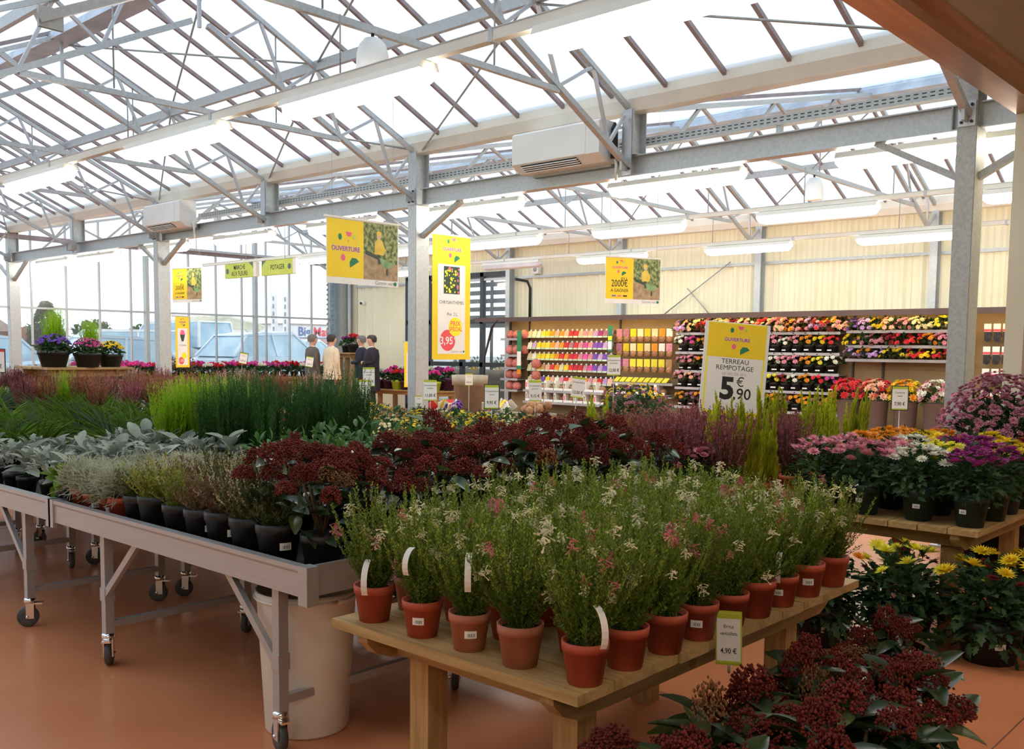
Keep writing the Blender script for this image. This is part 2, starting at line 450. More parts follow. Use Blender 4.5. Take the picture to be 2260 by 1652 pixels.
# ------------------------------------------------------------------ lettering and body meshes (made before the scene fills up)
TXT = {}
def text_mesh(s, mat, bold, align='CENTER'):
    key = (s, mat, bold, align)
    if key not in TXT:
        cu = bpy.data.curves.new('lettering', 'FONT'); cu.body = s; cu.size = 1.0; cu.align_x = align; cu.align_y = 'CENTER'
        cu.offset = bold; cu.resolution_u = 3
        ob = bpy.data.objects.new('lettering', cu); COL.objects.link(ob)
        dg = bpy.context.evaluated_depsgraph_get()
        me = bpy.data.meshes.new_from_object(ob.evaluated_get(dg)); me.materials.clear(); me.materials.append(MATS[mat])
        bpy.data.objects.remove(ob); bpy.data.curves.remove(cu); TXT[key] = me
    return TXT[key]
for a in [('OUVERTURE','banner_pinkhalo',.055),('OUVERTURE','banner_purple',.012),('OUVERTURE','banner_pink',.02),('JEU','ink',0.0),('2000€','ink',0.0),('A GAGNER','ink',0.0),('Gamm vert','grey_ink',0.0),
          ('CHRYSANTHÈMES','ink',0.0),('Pot  2 L','ink',0.0),('PRIX','banner_red',.01),('SPÉCIAL','banner_red',.01),('3,95','white_card',.02),('€','white_card',.01),('CYCLAMEN','ink',0.0),('1,95','white_card',.02),
          ('MARCHE','ink',.005),('AUX FLEURS','ink',.005),('POTAGER','ink',.005),('TERREAU','ink',0.0),('REMPOTAGE','ink',0.0),('LE SAC DE 20 L','grey_ink',0.0),('5','ink',.04),('€','ink',0.0),(',90','ink',.01),
          ('Big','logo_blue',.02),('Mat','logo_red',.02)]: text_mesh(*a)
for p in ('14,50 €','12,50 €','11,00 €','9,95 €','9,15 €','12,00 €','7,90 €','6,95 €','9,90 €','4,95 €','4,90 €','3,95 €','5,90 €'): text_mesh(p,'ink',.01)
for p in ('Chrysanthème','multifleur','Turner','gros fleur','grosse fleur','Cyclamen','coupe','Jacinthe','Pensée','Bruyère','commune','Erica','verticillata'): text_mesh(p,'ink',0.0)
def body_mesh(suit, trouser, arms):
    V = [(0,0,.93,.15,.115),(0,0,1.12,.155,.11),(0,.01,1.34,.175,.12),(0,.015,1.46,.07,.07),(0,.0,1.53,.056,.058),(0,-.012,1.60,.072,.088),(0,-.012,1.69,.080,.098),(0,-.005,1.735,.05,.06),(0,-.105,1.625,.018,.016)]
    E = [(0,1),(1,2),(2,3),(3,4),(4,5),(5,6),(6,7),(5,8)]
    for s in (-1, 1):
        o = len(V)
        V += [(s*.19,.01,1.42,.066,.066),(s*.075,-.0,1.64,.016,.02)]
        E += [(2,o),(5,o+1)]
        b = len(V)
        if arms == 'fold': V += [(s*.245,-.02,1.15,.052,.052),(s*.10,-.20,1.13,.042,.042),(-s*.02,-.21,1.15,.034,.03),(-s*.08,-.205,1.16,.022,.028)]
        else: V += [(s*.25,.03,1.15,.052,.052),(s*.235,-.05,.91,.040,.040),(s*.228,-.075,.84,.034,.026),(s*.222,-.09,.77,.022,.028)]
        E += [(o,b),(b,b+1),(b+1,b+2),(b+2,b+3)]
        l = len(V)
        V += [(s*.095,0,.86,.092,.095),(s*.10,-.005,.50,.068,.07),(s*.10,.02,.10,.048,.052),(s*.105,-.10,.045,.042,.035),(s*.108,-.165,.035,.032,.026)]
        E += [(0,l),(l,l+1),(l+1,l+2),(l+2,l+3),(l+3,l+4)]
    me = bpy.data.meshes.new('body_cage'); me.from_pydata([v[:3] for v in V], E, [])
    ob = bpy.data.objects.new('body_cage', me); COL.objects.link(ob)
    ob.modifiers.new('skin', 'SKIN'); sv = me.skin_vertices[0].data
    for i, v in enumerate(V): sv[i].radius = v[3:5]; sv[i].use_root = (i == 0)
    m2 = ob.modifiers.new('sub', 'SUBSURF'); m2.levels = 2
    dg = bpy.context.evaluated_depsgraph_get(); out = bpy.data.meshes.new_from_object(ob.evaluated_get(dg))
    out.materials.clear()
    for m_ in (suit, trouser, 'skin', 'rubber_black'): out.materials.append(MATS[m_])
    for p in out.polygons:
        c = p.center; p.use_smooth = True
        hand = (arms != 'fold' and abs(c.x) > .17 and c.z < .87) or (arms == 'fold' and c.y < -.16 and 1.08 < c.z < 1.22 and abs(c.x) < .07)
        p.material_index = 2 if (c.z > 1.49 or hand) else 3 if c.z < .085 else 1 if c.z < .88 else 0
    bpy.data.objects.remove(ob); return out
BODY = {'coat': body_mesh('suit_black', 'trouser_dark', 'fold'), 'jacket': body_mesh('suit_cream', 'trouser_dark', 'hang'), 'grey': body_mesh('suit_grey', 'trouser_dark', 'hang'), 'navy': body_mesh('suit_navy', 'trouser_red', 'fold')}

# ================================================================== THE SETTING
XG = -20.46                      # glazed gable
XT = [-2.39-3.0114*i for i in range(7)]     # truss / post lines
YC, YW = 7.63, 15.93             # column row, clad back wall
XH = -2.0                        # wall of the store hall with the wide opening

fl = struct(B().box(XG, 9, -5, YW, -.1, 0).build('floor', 'floor_resin'))
for i, (a, b, c, d) in enumerate([(-20, 9, 3.395, 3.4), (-20, 9, 9.6, 9.605), (-1.0, -.995, -4, 15), (-8.0, -7.995, -4, 15), (-14, -13.995, -4, 15)]):
    B().box(a, b, c, d, 0, .0012).build('floor_joint', 'floor_line', fl)
struct(B().box(-160, XG-.05, -90, 140, .1, .22).build('ground_outside', 'asphalt'))

# back wall: ribbed steel cladding ------------------------------------------------
def ribbed(x0, x1, z0, z1, y, pitch=.30, depth=.035):
    b = B(); xs = []; x = x0
    while x < x1-1e-6:
        for dx, dy in ((0, 0), (.05, -1), (.09, -1), (.14, 0), (.20, 0), (.215, -.35), (.23, 0)):
            if x+dx <= x1: xs.append((x+dx, y+dy*depth))
        x += pitch
    xs.append((x1, y))
    v = [(p[0], p[1], z0) for p in xs]+[(p[0], p[1], z1) for p in xs]; n = len(xs)
    b._add(v, [(i, i+1, i+1+n, i+n) for i in range(n-1)])
    b.box(x0, x1, y+.04, y+.12, z0, z1)
    return b
DX0, DX1, DZ = -17.9, -14.5, 3.2         # glazed door opening
wallb = sempty('wall_back')
ribbed(-19.9, DX0, 0, 3.75, YW).build('cladding_panel', 'cream_wall', wallb)
ribbed(DX0, DX1, DZ, 3.75, YW).build('cladding_panel', 'cream_wall', wallb)
x = DX1
for x1 in (-11.42, -8.41, -5.40, XH):
    ribbed(x, x1, 0, 3.75, YW).build('cladding_panel', 'cream_wall', wallb); x = x1
B().box(-19.9, XH, YW-.06, YW, 3.02, 3.07).build('girt', 'galv', wallb)
# glazed door with dark frame
dr = sempty('door_1')
for xx in (DX0, -17.1, -16.0, -15.35, DX1):
    B().box(xx-.05, xx+.05, YW-.08, YW+.02, 0, DZ).build('frame_post', 'frame_dark', dr)
for zz in (.06, 1.12, 2.1, DZ-.04):
    B().box(DX0, DX1, YW-.08, YW+.02, zz-.05, zz+.05).build('frame_rail', 'frame_dark', dr)
pxs = [DX0, -17.1, -16.0, -15.35, DX1]
for i in range(4):
    for z0, z1 in ((.1, 2.05), (2.15, DZ-.09)):
        B().box(pxs[i]+.05, pxs[i+1]-.05, YW-.03, YW-.02, z0, z1).build('pane', 'pane_glass', dr)
lv = thing('louvre_screen', 'dark horizontal louvre screen outside the glazed back door', 'louvre', (0, YW+1.2, 0))
zz = 2.0
while zz < 3.5:
    B().box(DX0-1.5, DX1+.6, -.02, .10, zz, zz+.10).build('slat', 'louvre_dark', lv); zz += .2
for xx in (DX0-.6, -16.2, DX1+.2): B().box(xx-.04, xx+.04, -.05, -.02, 0, 3.5).build('post', 'louvre_dark', lv)

# wall posts carrying the trusses
WL = ['beside the glazed door', 'between the right banner and the packet display', 'above the middle of the flower shelves', 'half hidden by the nearest column']
for k, i in enumerate((4, 3, 2, 1)):
    x = XT[i]
    o = B().box(x-.06, x+.06, YW-.055, YW-.045, 0, 3.7).box(x-.005, x+.005, YW-.2, YW-.055, 0, 3.7).box(x-.06, x+.06, YW-.21, YW-.2, 0, 3.7).build('wall_post', 'galv')
    tag(o, 'galvanised steel wall post on the cream cladding, ' + WL[k], 'post')
# bracing rods on the back wall
for a, b, l in (((-9.0, 3.1), (-10.6, 2.05), 'dark diagonal bracing rod on cream wall, descending left from a wall post'), ((-9.9, 2.65), (-9.35, 2.1), 'thin diagonal bracing rod on cream wall beside the right banner')):
    tag(B().tube([(a[0], YW-.12, a[1]), (b[0], YW-.12, b[1])], .012, 5).build('bracing_rod', 'galv_dull'), l, 'rod')

# corner at the left end of the clad wall
cw = sempty('wall_corner')
B().box(-20.42, -20.16, YW-.3, YW, 0, 3.9).build('column_face', 'galv_dull', cw)
B().box(-20.16, -19.9, YW-.02, YW+.1, 0, 3.75).build('corner_sheet', 'cream_smooth', cw)
B().tube([(-20.1, YW-.12, 0), (-20.1, YW-.12, 3.7)], .05, 10).build('downpipe', 'galv', cw)
bs = thing('blue_post', 'blue steel corner post with a column of round holes', 'post', (XG, 15.45, 0))
B().box(-.03, .05, -.02, .26, 0, 3.9).build('post_face', 'blue_steel', bs)
for k in range(18):
    B().lathe([(.001, 0), (.022, .001)], 10).build('hole', 'white_card', bs, (.056, .05, 1.2+k*.125)).rotation_euler = (0, PI/2, 0)
rk = thing('toothed_rack', 'vertical toothed vent rack at the right end of the glass wall', 'rack', (XG+.06, 15.36, 0))
B().box(-.015, .015, -.01, .01, .6, 3.4).build('rail', 'galv', rk)
for k in range(20):
    B().prism([(0, 0), (-.055, .03), (0, .085)], 'x', -.006, .006).build('tooth', 'galv_dull', rk, (0, -.012, .8+k*.125))

# glazed gable ------------------------------------------------------------------
wl = sempty('wall_left')
ys = [2.1, 2.8, 3.5, 4.19, 4.88, 5.57, 6.26, 6.95, 7.63, 7.98, 8.68, 9.38, 10.08, 10.42, 11.46, 12.16, 12.85, 13.2, 13.53, 14.21, 14.88, 15.56, 15.9]
heavy = {4.88, 10.42, 13.2, 15.9}
def roof_z(y):
    if y < 7.63: return 5.0-.455*abs(y-4.865)
    return 3.75+(y-7.63)*.226 if y < 13.16 else 5.0-.45*(y-13.16)
for y in ys:
    hv = y in heavy; wd = .075 if hv else .03
    if abs(y-7.63) < .01: continue
    B().box(XG-.04, XG+(.09 if hv else .02), y-wd/2, y+wd/2, 0, roof_z(y)-.02).build('mullion', 'galv' if hv else 'alu', wl)
B().box(XG-.03, XG+.03, 2.1, 15.9, 2.19, 2.23).build('transom', 'galv', wl)
B().box(XG-.05, XG+.06, 7.63, 15.9, 3.57, 3.66).build('gable_beam', 'rafter', wl)
B().box(XG-.05, XG+.06, 2.1, 7.63, 3.57, 3.66).build('gable_beam', 'rafter', wl)
for i in range(len(ys)-1):
    a, b = ys[i]+.02, ys[i+1]-.02
    for z0, z1 in ((.02, 2.19), (2.23, 3.57)):
        B().box(XG-.012, XG-.004, a, b, z0, z1).build('pane', 'pane_glass', wl)
    B()._add([(XG-.008, a, 3.66), (XG-.008, b, 3.66), (XG-.008, b, max(3.67, roof_z(b)-.03)), (XG-.008, a, max(3.67, roof_z(a)-.03))], [(0,1,2,3)]).build('pane', 'pane_glass', wl)
# closing walls behind the camera side
struct(B().box(XG, XH, -3.55, -3.4, 0, 4).build('wall_front', 'cream_smooth'))

# roof --------------------------------------------------------------------------
cl = sempty('ceiling')
SL = [(7.63, 3.80, 4.865, 5.06), (2.1, 3.80, 4.865, 5.06), (2.1, 3.80, -.65, 5.06), (-3.4, 3.80, -.65, 5.06), (7.63, 3.80, 13.16, 5.06), (15.93, 3.80, 13.16, 5.06)]
NB = 31; pitch = (XH-XG)/NB
for si, (ya, za, yb, zb) in enumerate(SL):
    L = math.hypot(yb-ya, zb-za); dy, dz = (yb-ya)/L, (zb-za)/L
    pm = B()._add([(0, ya, za), (pitch-.04, ya, za), (pitch-.04, yb, zb), (0, yb, zb)], [(0,1,2,3)]).mesh('panel', 'roof_sheet')
    rm = B().bar((0, ya, za-.02), (0, yb, zb-.02), .036, .04).mesh('rafter', 'rafter')
    for k in range(NB):
        put('roof_panel', pm, cl, (XG+k*pitch+.02, 0, 0))
        if si not in (1, 4) or k % 5 == 0: put('rafter', rm, cl, (XG+k*pitch, 0, 0))
for yb, l in ((4.865, 'near'), (13.16, 'far')):
    o = B().prism([(yb-.13, 4.90), (yb+.13, 4.90), (yb+.10, 5.0), (yb+.05, 5.03), (yb, 5.09), (yb-.05, 5.03), (yb-.10, 5.0)], 'x', XG, XH).build('ridge_beam', 'ridge_metal')
    tag(o, {'near': 'blue grey aluminium ridge beam at the top of the nearer glass roof', 'far': 'blue grey aluminium ridge beam seen through the slot above the steel beam'}[l], 'ridge beam')
    o2 = B().tube([(XG, yb-.16, 4.93), (XH, yb-.16, 4.93)], .022, 8)
for y, z, l in ((6.2, 4.36, 'nearer roof slope above the first light rail'), (3.53, 4.36, 'nearer roof slope on the camera side of the ridge'), (14.6, 4.36, 'far roof slope above the cream wall')):
    o = B().box(XG, XH, y-.025, y+.025, z-.05, z+.05).box(XG, XH, y+.02, y+.06, z+.04, z+.05).build('purlin', 'galv')
    tag(o, 'galvanised purlin under the ' + l, 'purlin')
for y, l in ((7.63, 'over the row of columns'), (2.1, 'on the near side of the first roof'), (15.80, 'along the top of the cream wall')):
    w2 = .13
    o = B().prism([(y-w2, 3.78), (y-w2, 3.90), (y-w2+.015, 3.90), (y-w2+.015, 3.80), (y-w2*.55, 3.70), (y+w2*.55, 3.70), (y+w2-.015, 3.80), (y+w2-.015, 3.90), (y+w2, 3.90), (y+w2, 3.78), (y+w2*.6, 3.68), (y-w2*.6, 3.68)], 'x', XG, XH).build('gutter', 'gutter_white')
    tag(o, 'long cream roof gutter ' + l, 'gutter')

# columns + stub posts --------------------------------------------------------------
def hpost(b, x, y, z0, z1, w=.13, d=.21, t=.01):
    b.box(x-w/2, x+w/2, y-d/2, y-d/2+t, z0, z1); b.box(x-w/2, x+w/2, y+d/2-t, y+d/2, z0, z1)
    b.box(x-.004, x+.004, y-d/2+t, y+d/2-t, z0, z1); return b
CN = ['nearest tall galvanised column, beside the pink chrysanthemum dome', 'galvanised column carrying the tall yellow chrysanthemum banner', 'galvanised column beside the small hanging yellow banner', 'farthest galvanised column, on the glass wall line']
for k, i in enumerate((0, 2, 4, 6)):
    x = XT[i]
    t = thing('column', CN[k], 'column', (x, YC, 0))
    hpost(B(), 0, 0, 0, 3.70).build('shaft', 'galv_dull' if k == 0 else 'galv', t)
    B().box(-.07, -.062, -.1, .1, 0, 3.1).box(.062, .07, -.1, .1, 0, 3.1).build('side_plate', 'galv_dull' if k == 0 else 'galv', t)
    B().box(-.11, .11, -.16, .16, 0, .015).build('base_plate', 'galv', t)
    B().box(-.06, .06, -.118, -.105, 3.1, 3.28).build('seat_plate', 'alu', t)
    for bx in (-.035, .035):
        for bz in (3.13, 3.25): B().tube([(bx, -.118, bz), (bx, -.132, bz)], .011, 6).build('bolt', 'frame_dark', t)
    # knee braces
    for sx in (-1, 1):
        B().bar((sx*.05, 0, 2.74), (sx*.70, 0, 3.09), .06, .05).build('knee_brace', 'galv_dull', t)
PN = {1: 'short roof post standing on the steel beam beside the nearer wall heater', 3: 'short roof post on the steel beam between the two yellow banner columns', 5: 'short roof post on the steel beam nearest the glass wall'}
for i in (1, 3, 5):
    t = thing('roof_post', PN[i], 'post', (XT[i], YC, 3.10))
    hpost(B(), 0, 0, .18, .60).build('shaft', 'galv', t)
    B().box(-.05, .05, -.118, -.105, 0, .60).build('front_plate', 'alu', t)
    B().box(-.085, .085, -.1, .1, .18, .195).build('base_plate', 'galv', t)
    for bx in (-.03, .03): B().tube([(bx, -.118, .05), (bx, -.13, .05)], .011, 6).build('bolt', 'frame_dark', t)
bn = ['from the store opening to the middle yellow banner column', 'between the two banner columns', 'from the small banner column to the glass wall']
for k, i in enumerate((0, 2, 4)):
    xa, xb = XT[i]-.08, XT[i+2]+.08
    t = thing('steel_beam', 'galvanised I beam running ' + bn[k], 'beam')
    B().box(xb, xa, YC-.06, YC+.06, 3.09, 3.10).box(xb, xa, YC-.06, YC+.06, 3.27, 3.28).build('flange', 'galv', t)
    B().box(xb, xa, YC-.006, YC+.006, 3.10, 3.27).build('web', 'galv', t)
    B().box(xb+.04, xb+.05, YC-.055, YC-.006, 3.10, 3.27).box(xa-.05, xa-.04, YC-.055, YC-.006, 3.10, 3.27).build('stiffener', 'galv_dull', t)
t = thing('steel_beam', 'galvanised I beam right of the nearest column, under the store fascia', 'beam')
B().box(XT[0]+.08, XH+.3, YC-.06, YC+.06, 3.09, 3.10).box(XT[0]+.08, XH+.3, YC-.006, YC+.006, 3.10, 3.27).box(XT[0]+.08, XH+.3, YC-.06, YC+.06, 3.27, 3.28).build('web', 'galv', t)
# perforated cable tray above the beam
tr = thing('cable_tray', 'perforated galvanised cable tray running just above the steel beam', 'cable tray', (0, YC+.16, 3.39))
B().box(-13.5, XH, -.05, -.045, 0, .075).box(-13.5, XH, -.05, .05, -.004, 0).box(-13.5, XH, .045, .05, 0, .075).build('channel', 'galv', tr)
sl = B()
xx = -13.4
while xx < -2.1:
    for zz in (.022, .050): sl.box(xx, xx+.035, -.0512, -.0500, zz, zz+.009)
    xx += .062
so = sl.build('slots', 'frame_dark', tr); so['kind'] = 'stuff'
xx = -13
while xx < -2.3: B().box(xx-.02, xx+.02, -.03, .03, -.11, -.004).build('bracket', 'galv', tr); xx += 1.5

# trusses -----------------------------------------------------------------------------
TN = ['half hidden by the brown fascia', 'over the nearer wall heater', 'meeting the column with the tall chrysanthemum banner', 'left of the big hanging banner', 'over the farther heater', 'second from the glass wall', 'against the glass wall']
def truss_near():
    t = thing('roof_truss', '', 'truss')
    for s in (1, -1):
        Y = lambda y: 4.865+s*(y-4.865)
        B().bar((0, Y(7.55), 3.70), (0, Y(4.90), 4.95), .042, .045).build('upper_chord', 'galv', t)
        B().bar((0, Y(7.55), 3.17), (0, Y(4.95), 4.46), .055, .05).build('lower_chord', 'galv', t)
        B().box(-.012, .012, min(Y(7.55), Y(7.42)), max(Y(7.55), Y(7.42)), 3.13, 3.24).build('gusset', 'galv', t)
        for a, b in (((7.46, 3.62), (7.22, 3.33)), ((7.22, 3.35), (6.98, 3.97)), ((6.98, 3.97), (6.50, 3.70)), ((6.50, 3.70), (6.20, 4.33)), ((6.20, 4.33), (5.80, 4.04)), ((5.80, 4.04), (5.52, 4.65)), ((5.52, 4.65), (5.12, 4.38))):
            B().bar((0, Y(a[0]), a[1]), (0, Y(b[0]), b[1]), .028, .028).build('web_member', 'alu', t)
        B().tube([(0, Y(5.7), 4.56), (0, Y(5.7), 3.70)], .008, 5).build('hanger_rod', 'galv_dull', t)
    B().bar((0, 6.50, 3.665), (0, 3.23, 3.665), .042, .048).build('tie_beam', 'galv', t)
    B().bar((0, 4.865, 4.93), (0, 4.865, 4.42), .03).build('king_post', 'alu', t)
    return t
def truss_far():
    t = thing('roof_truss', '', 'truss')
    B().bar((0, 15.82, 3.72), (0, 13.20, 4.93), .05, .05).build('upper_chord', 'galv', t)
    B().bar((0, 15.42, 3.41), (0, 13.30, 4.46), .05, .05).build('lower_chord', 'galv', t)
    B().bar((0, 15.42, 3.41), (0, 15.72, 3.62), .035).build('web_member', 'alu', t)
    B().bar((0, 15.42, 3.41), (0, 15.35, 3.92), .03).build('web_member', 'alu', t)
    B().bar((0, 7.72, 3.72), (0, 13.10, 4.93), .05, .05).build('upper_chord', 'galv', t)
    B().bar((0, 7.72, 3.19), (0, 13.05, 4.44), .05, .05).build('lower_chord', 'galv', t)
    up = lambda y: 3.72+(y-7.72)*.225
    lo = lambda y: 3.19+(y-7.72)*.2345
    yy = 8.0; k = 0
    while yy < 12.2:
        a = (0, yy, up(yy) if k % 2 else lo(yy)); b = (0, yy+.8, lo(yy+.8) if k % 2 else up(yy+.8))
        B().bar(a, b, .032).build('web_member', 'galv_dull', t); yy += .8; k += 1
    for a, b in (((15.35, 3.92), (14.72, 3.72)), ((14.72, 3.72), (14.4, 4.36)), ((14.4, 4.36), (13.95, 4.12)), ((13.95, 4.12), (13.6, 4.7))):
        B().bar((0, *a), (0, *b), .025).build('web_member', 'alu', t)
    B().bar((0, 14.75, 3.665), (0, 9.8, 3.665), .045, .05).build('tie_beam', 'galv', t)
    for y in (11.6, 14.0): B().tube([(0, y, 3.68), (0, y, 4.5)], .008, 5).build('hanger_rod', 'galv_dull', t)
    return t
tn = truss_near(); tf = truss_far()
for i in range(7):
    a = tn if i == 0 else copy_tree(tn); a.location = (XT[i] if i < 6 else XG+.12, 0, 0)
    tag(a, 'nearer roof lattice truss, ' + TN[i], 'truss', 'trusses of the nearer roof')
    b = tf if i == 0 else copy_tree(tf); b.location = (XT[i] if i < 6 else XG+.12, 0, 0)
    tag(b, 'far roof lattice truss behind the one ' + TN[i], 'truss', 'trusses of the far roof')
# sway rods
RD = [((XT[3], 4.95, 4.88), (XT[2], 6.2, 4.38), 'from the left ridge joint to the purlin'), ((XT[3], 6.2, 4.38), (XT[2], 7.5, 3.72), 'from purlin down to the banner column'),
      ((XT[3]+.1, 7.55, 3.72), (XT[2], 6.2, 4.36), 'rising right from the short post left of the big banner'), ((XT[3], 6.2, 4.40), (XT[2], 4.95, 4.9), 'rising right from purlin to ridge'),
      ((XT[2]+.15, 7.55, 3.70), (XT[1], 6.15, 4.36), 'rising right from the banner column to the purlin'), ((XT[2], 6.2, 4.38), (XT[1], 4.95, 4.9), 'rising to the ridge above the white dome'),
      ((XT[1], 6.2, 4.30), (XT[0], 7.5, 3.74), 'descending right towards the brown fascia'), ((XT[4]+.1, 7.55, 3.72), (XT[3], 6.2, 4.36), 'rising right from the column with the farther heater'),
      ((XT[5], 6.2, 4.38), (XT[4], 7.5, 3.72), 'descending right to the farther heater'), ((XT[6], 7.55, 3.70), (XT[5], 6.2, 4.36), 'rising right from the glass wall column'),
      ((XT[3], 15.7, 3.75), (XT[2], 13.3, 4.85), 'crossing the far roof slope above the cream wall'), ((XT[2], 15.7, 3.75), (XT[1], 13.3, 4.85), 'crossing the far roof slope right of the other far rod'),
      ((XT[5], 15.7, 3.75), (XT[4], 13.3, 4.85), 'crossing the far roof slope near the corner')]
for a, b, l in RD:
    tag(B().tube([a, b], .011, 5).build('sway_rod', 'galv_dull'), 'thin dark roof bracing rod ' + l, 'rod')

# opaque store hall on the camera side ---------------------------------------------------
wr = sempty('wall_right')
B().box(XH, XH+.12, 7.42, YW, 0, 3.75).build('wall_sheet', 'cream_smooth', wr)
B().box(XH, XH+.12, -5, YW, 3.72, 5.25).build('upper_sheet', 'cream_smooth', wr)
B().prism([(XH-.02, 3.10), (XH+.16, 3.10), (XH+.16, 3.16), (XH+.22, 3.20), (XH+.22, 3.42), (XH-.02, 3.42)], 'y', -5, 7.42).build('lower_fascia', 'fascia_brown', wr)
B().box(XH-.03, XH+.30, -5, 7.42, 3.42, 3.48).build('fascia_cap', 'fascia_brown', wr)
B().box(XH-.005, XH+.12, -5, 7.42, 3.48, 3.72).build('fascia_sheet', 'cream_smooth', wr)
y = 7.35
sb = B()
sp = []
zz = 3.24
prof = [(XH+.22, 3.22), (XH+.5, 3.30), (XH+.55, 3.36), (XH+.9, 3.38), (XH+.95, 3.44), (XH+1.6, 3.46), (XH+1.6, 3.52), (XH+.22, 3.52)]
sb.prism(prof, 'y', -5, 7.5).build('soffit_sheet', 'soffit', wr)
B().box(XH-.02, XH+.10, 7.36, 7.42, 0, 3.1).build('jamb_trim', 'cream_smooth', wr)
struct(B().box(XH+.12, 9, -5, YW, 3.75, 3.9).build('ceiling_hall', 'hall_ceiling'))
struct(B().box(8.9, 9, -5, YW, 0, 3.75).build('wall_far_right', 'cream_smooth'))
struct(B().box(XH, 9, -5.1, -5, 0, 3.75).build('wall_behind', 'cream_smooth'))
struct(B().box(XH+.12, 9, 12.0, 12.1, 0, 3.75).build('wall_hall_end', 'cream_smooth'))

# ================================================================== LIGHTS
def luminaire(on=True):
    t = thing('batten_light', '', 'light')
    B().prism([(-.085, .02), (.085, .02), (.065, .07), (-.065, .07)], 'x', -.74, .74).build('housing', 'gutter_white', t)
    d = B(); prof = [(-.082, .02), (-.072, -.045), (-.04, -.07), (.04, -.07), (.072, -.045), (.082, .02)]
    xs = [(-.76, .35), (-.71, .85), (-.66, 1), (.66, 1), (.71, .85), (.76, .35)]
    v = [(x, p[0]*s, .02+(p[1]-.02)*s) for x, s in xs for p in prof]; n = 6
    f = [(i*n+k, i*n+(k+1) % n, (i+1)*n+(k+1) % n, (i+1)*n+k) for i in range(5) for k in range(n)]
    f += [tuple(reversed(range(n))), tuple(5*n+k for k in range(n))]
    d._add(v, f, False).build('diffuser', 'lamp_on' if on else 'lamp_off', t)
    for x in (-.45, .45): B().box(x-.012, x+.012, -.01, .01, .06, .085).build('bracket', 'galv', t)
    return t
lon = luminaire(True); loff = luminaire(False)
first = {True: True, False: True}
def light(x, y, z, label, group, on=True):
    src = lon if on else loff
    o = src if first[on] else copy_tree(src); first[on] = False
    o.location = (x, y, z); tag(o, label, 'light', group)
L1 = [(-2.8, 'lit batten light on the nearest rail, largest, at the top edge'), (-5.17, 'lit batten light under the white dome on the nearest rail'), (-7.5, 'lit batten light third along the nearest rail'), (-10.25, 'lit batten light at the left edge on the nearest rail'), (-12.9, 'lit batten light leftmost on the nearest rail beyond the frame edge')]
for x, l in L1: light(x, 4.1, 3.12, l, 'lights on the first rail')
for k, x in enumerate((-2.83, -5.2, -7.9, -10.3, -12.7, -15.1, -17.5, -19.4)):
    light(x, 8.02, 3.06, 'lit batten light just under the steel beam, %s from the store opening' % ordn(k), 'lights under the steel beam')
for k, x in enumerate((-2.55, -5.15, -7.7, -10.2, -12.5, -14.7)):
    light(x, 11.0, 3.10, 'lit batten light on the middle far rail, %s from the store opening' % ordn(k), 'lights on the third rail')
for k, x in enumerate((-2.6, -5.15, -7.68, -10.35)):
    light(x, 14.0, 3.10, 'lit batten light on the rail by the cream wall, %s from the store opening' % ordn(k), 'lights on the wall rail')
light(-12.75, 14.0, 3.10, 'unlit grey batten light on the rail by the cream wall', 'lights on the wall rail', False)
light(-15.9, 14.0, 3.10, 'lit batten light on the wall rail left of the unlit one, behind the column', 'lights on the wall rail')
for y, z, x0, l in ((4.1, 3.195, -19.5, 'nearest white lighting rail hung below the roof trusses'), (8.02, 3.18, -20, 'thin lighting rail tucked under the steel beam'), (11.0, 3.18, -19, 'white lighting rail hung in the middle of the far bay'), (14.0, 3.18, -18, 'slim white lighting rail in front of the cream wall')):
    t = thing('light_rail', l, 'rail', (0, y, z))
    hgt = .062 if y == 4.1 else .05
    B().box(x0, XH+.05, -.03, .03, 0, hgt).build('trunking', 'gutter_white', t)
    B().box(x0, XH+.05, -.034, .034, hgt, hgt+.006).build('lid', 'galv', t)
    for i in range(6):
        if y != 8.02: B().tube([(XT[i]+.1, 0, hgt), (XT[i]+.1, 0, 3.66-z)], .006, 5).build('drop_rod', 'galv_dull', t)
        B().box(XT[i]+1.5, XT[i]+1.53, -.036, .036, -.01, hgt+.01).build('clip', 'galv', t)
# store-hall lamps (behind and beside the camera)
for k, (x, y) in enumerate(((.6, -.4), (.6, -2.6), (0.8, 4.4), (0.8, 8.2), (3.5, 2), (3.5, -2))):
    light(x, y, 3.2, 'ceiling batten light inside the store hall behind the viewpoint, %s' % ordn(k), 'lights of the store hall')

# heaters
for k, (x0, x1, l) in enumerate(((-6.64, -5.55, 'white fan coil heater on the steel beam beside the short roof post'), (-14.32, -13.22, 'white glossy fan coil heater on the steel beam by the far banner column'))):
    t = thing('fan_heater', l, 'heater', (x0, 7.28, 3.22)); W = x1-x0
    B().prism([(0, .07), (0, .36), (.03, .38), (.27, .38), (.27, 0), (.12, 0)], 'x', 0, W).build('casing', 'heater_white', t)
    B().prism([(-.004, .075), (-.004, .355), (.0, .36), (.0, .07)], 'x', .01, W-.16).build('front_panel', 'heater_white', t)
    g = B()._add([(.1, .015, .0565), (W-.28, .015, .0565), (W-.28, .105, .0055), (.1, .105, .0055)], [(0,1,2,3)]).build('grille', 'grille_dark', t)
    for q in range(4):
        yy = .025+q*.024; B().box(.1, W-.28, yy-.004, yy+.004, .058-(yy)*.58-.006, .062-(yy)*.58).build('grille_bar', 'heater_white', g)
    B().tube([(W+.0, .2, .06), (W+.04, .2, .03), (W+.055, .2, -.02), (W+.055, .2, -.17)], .014, 8).build('drain_pipe', 'gutter_white', t)
    B().box(.05, W-.05, .26, .33, -.02, .06).build('bracket', 'galv_dull', t)
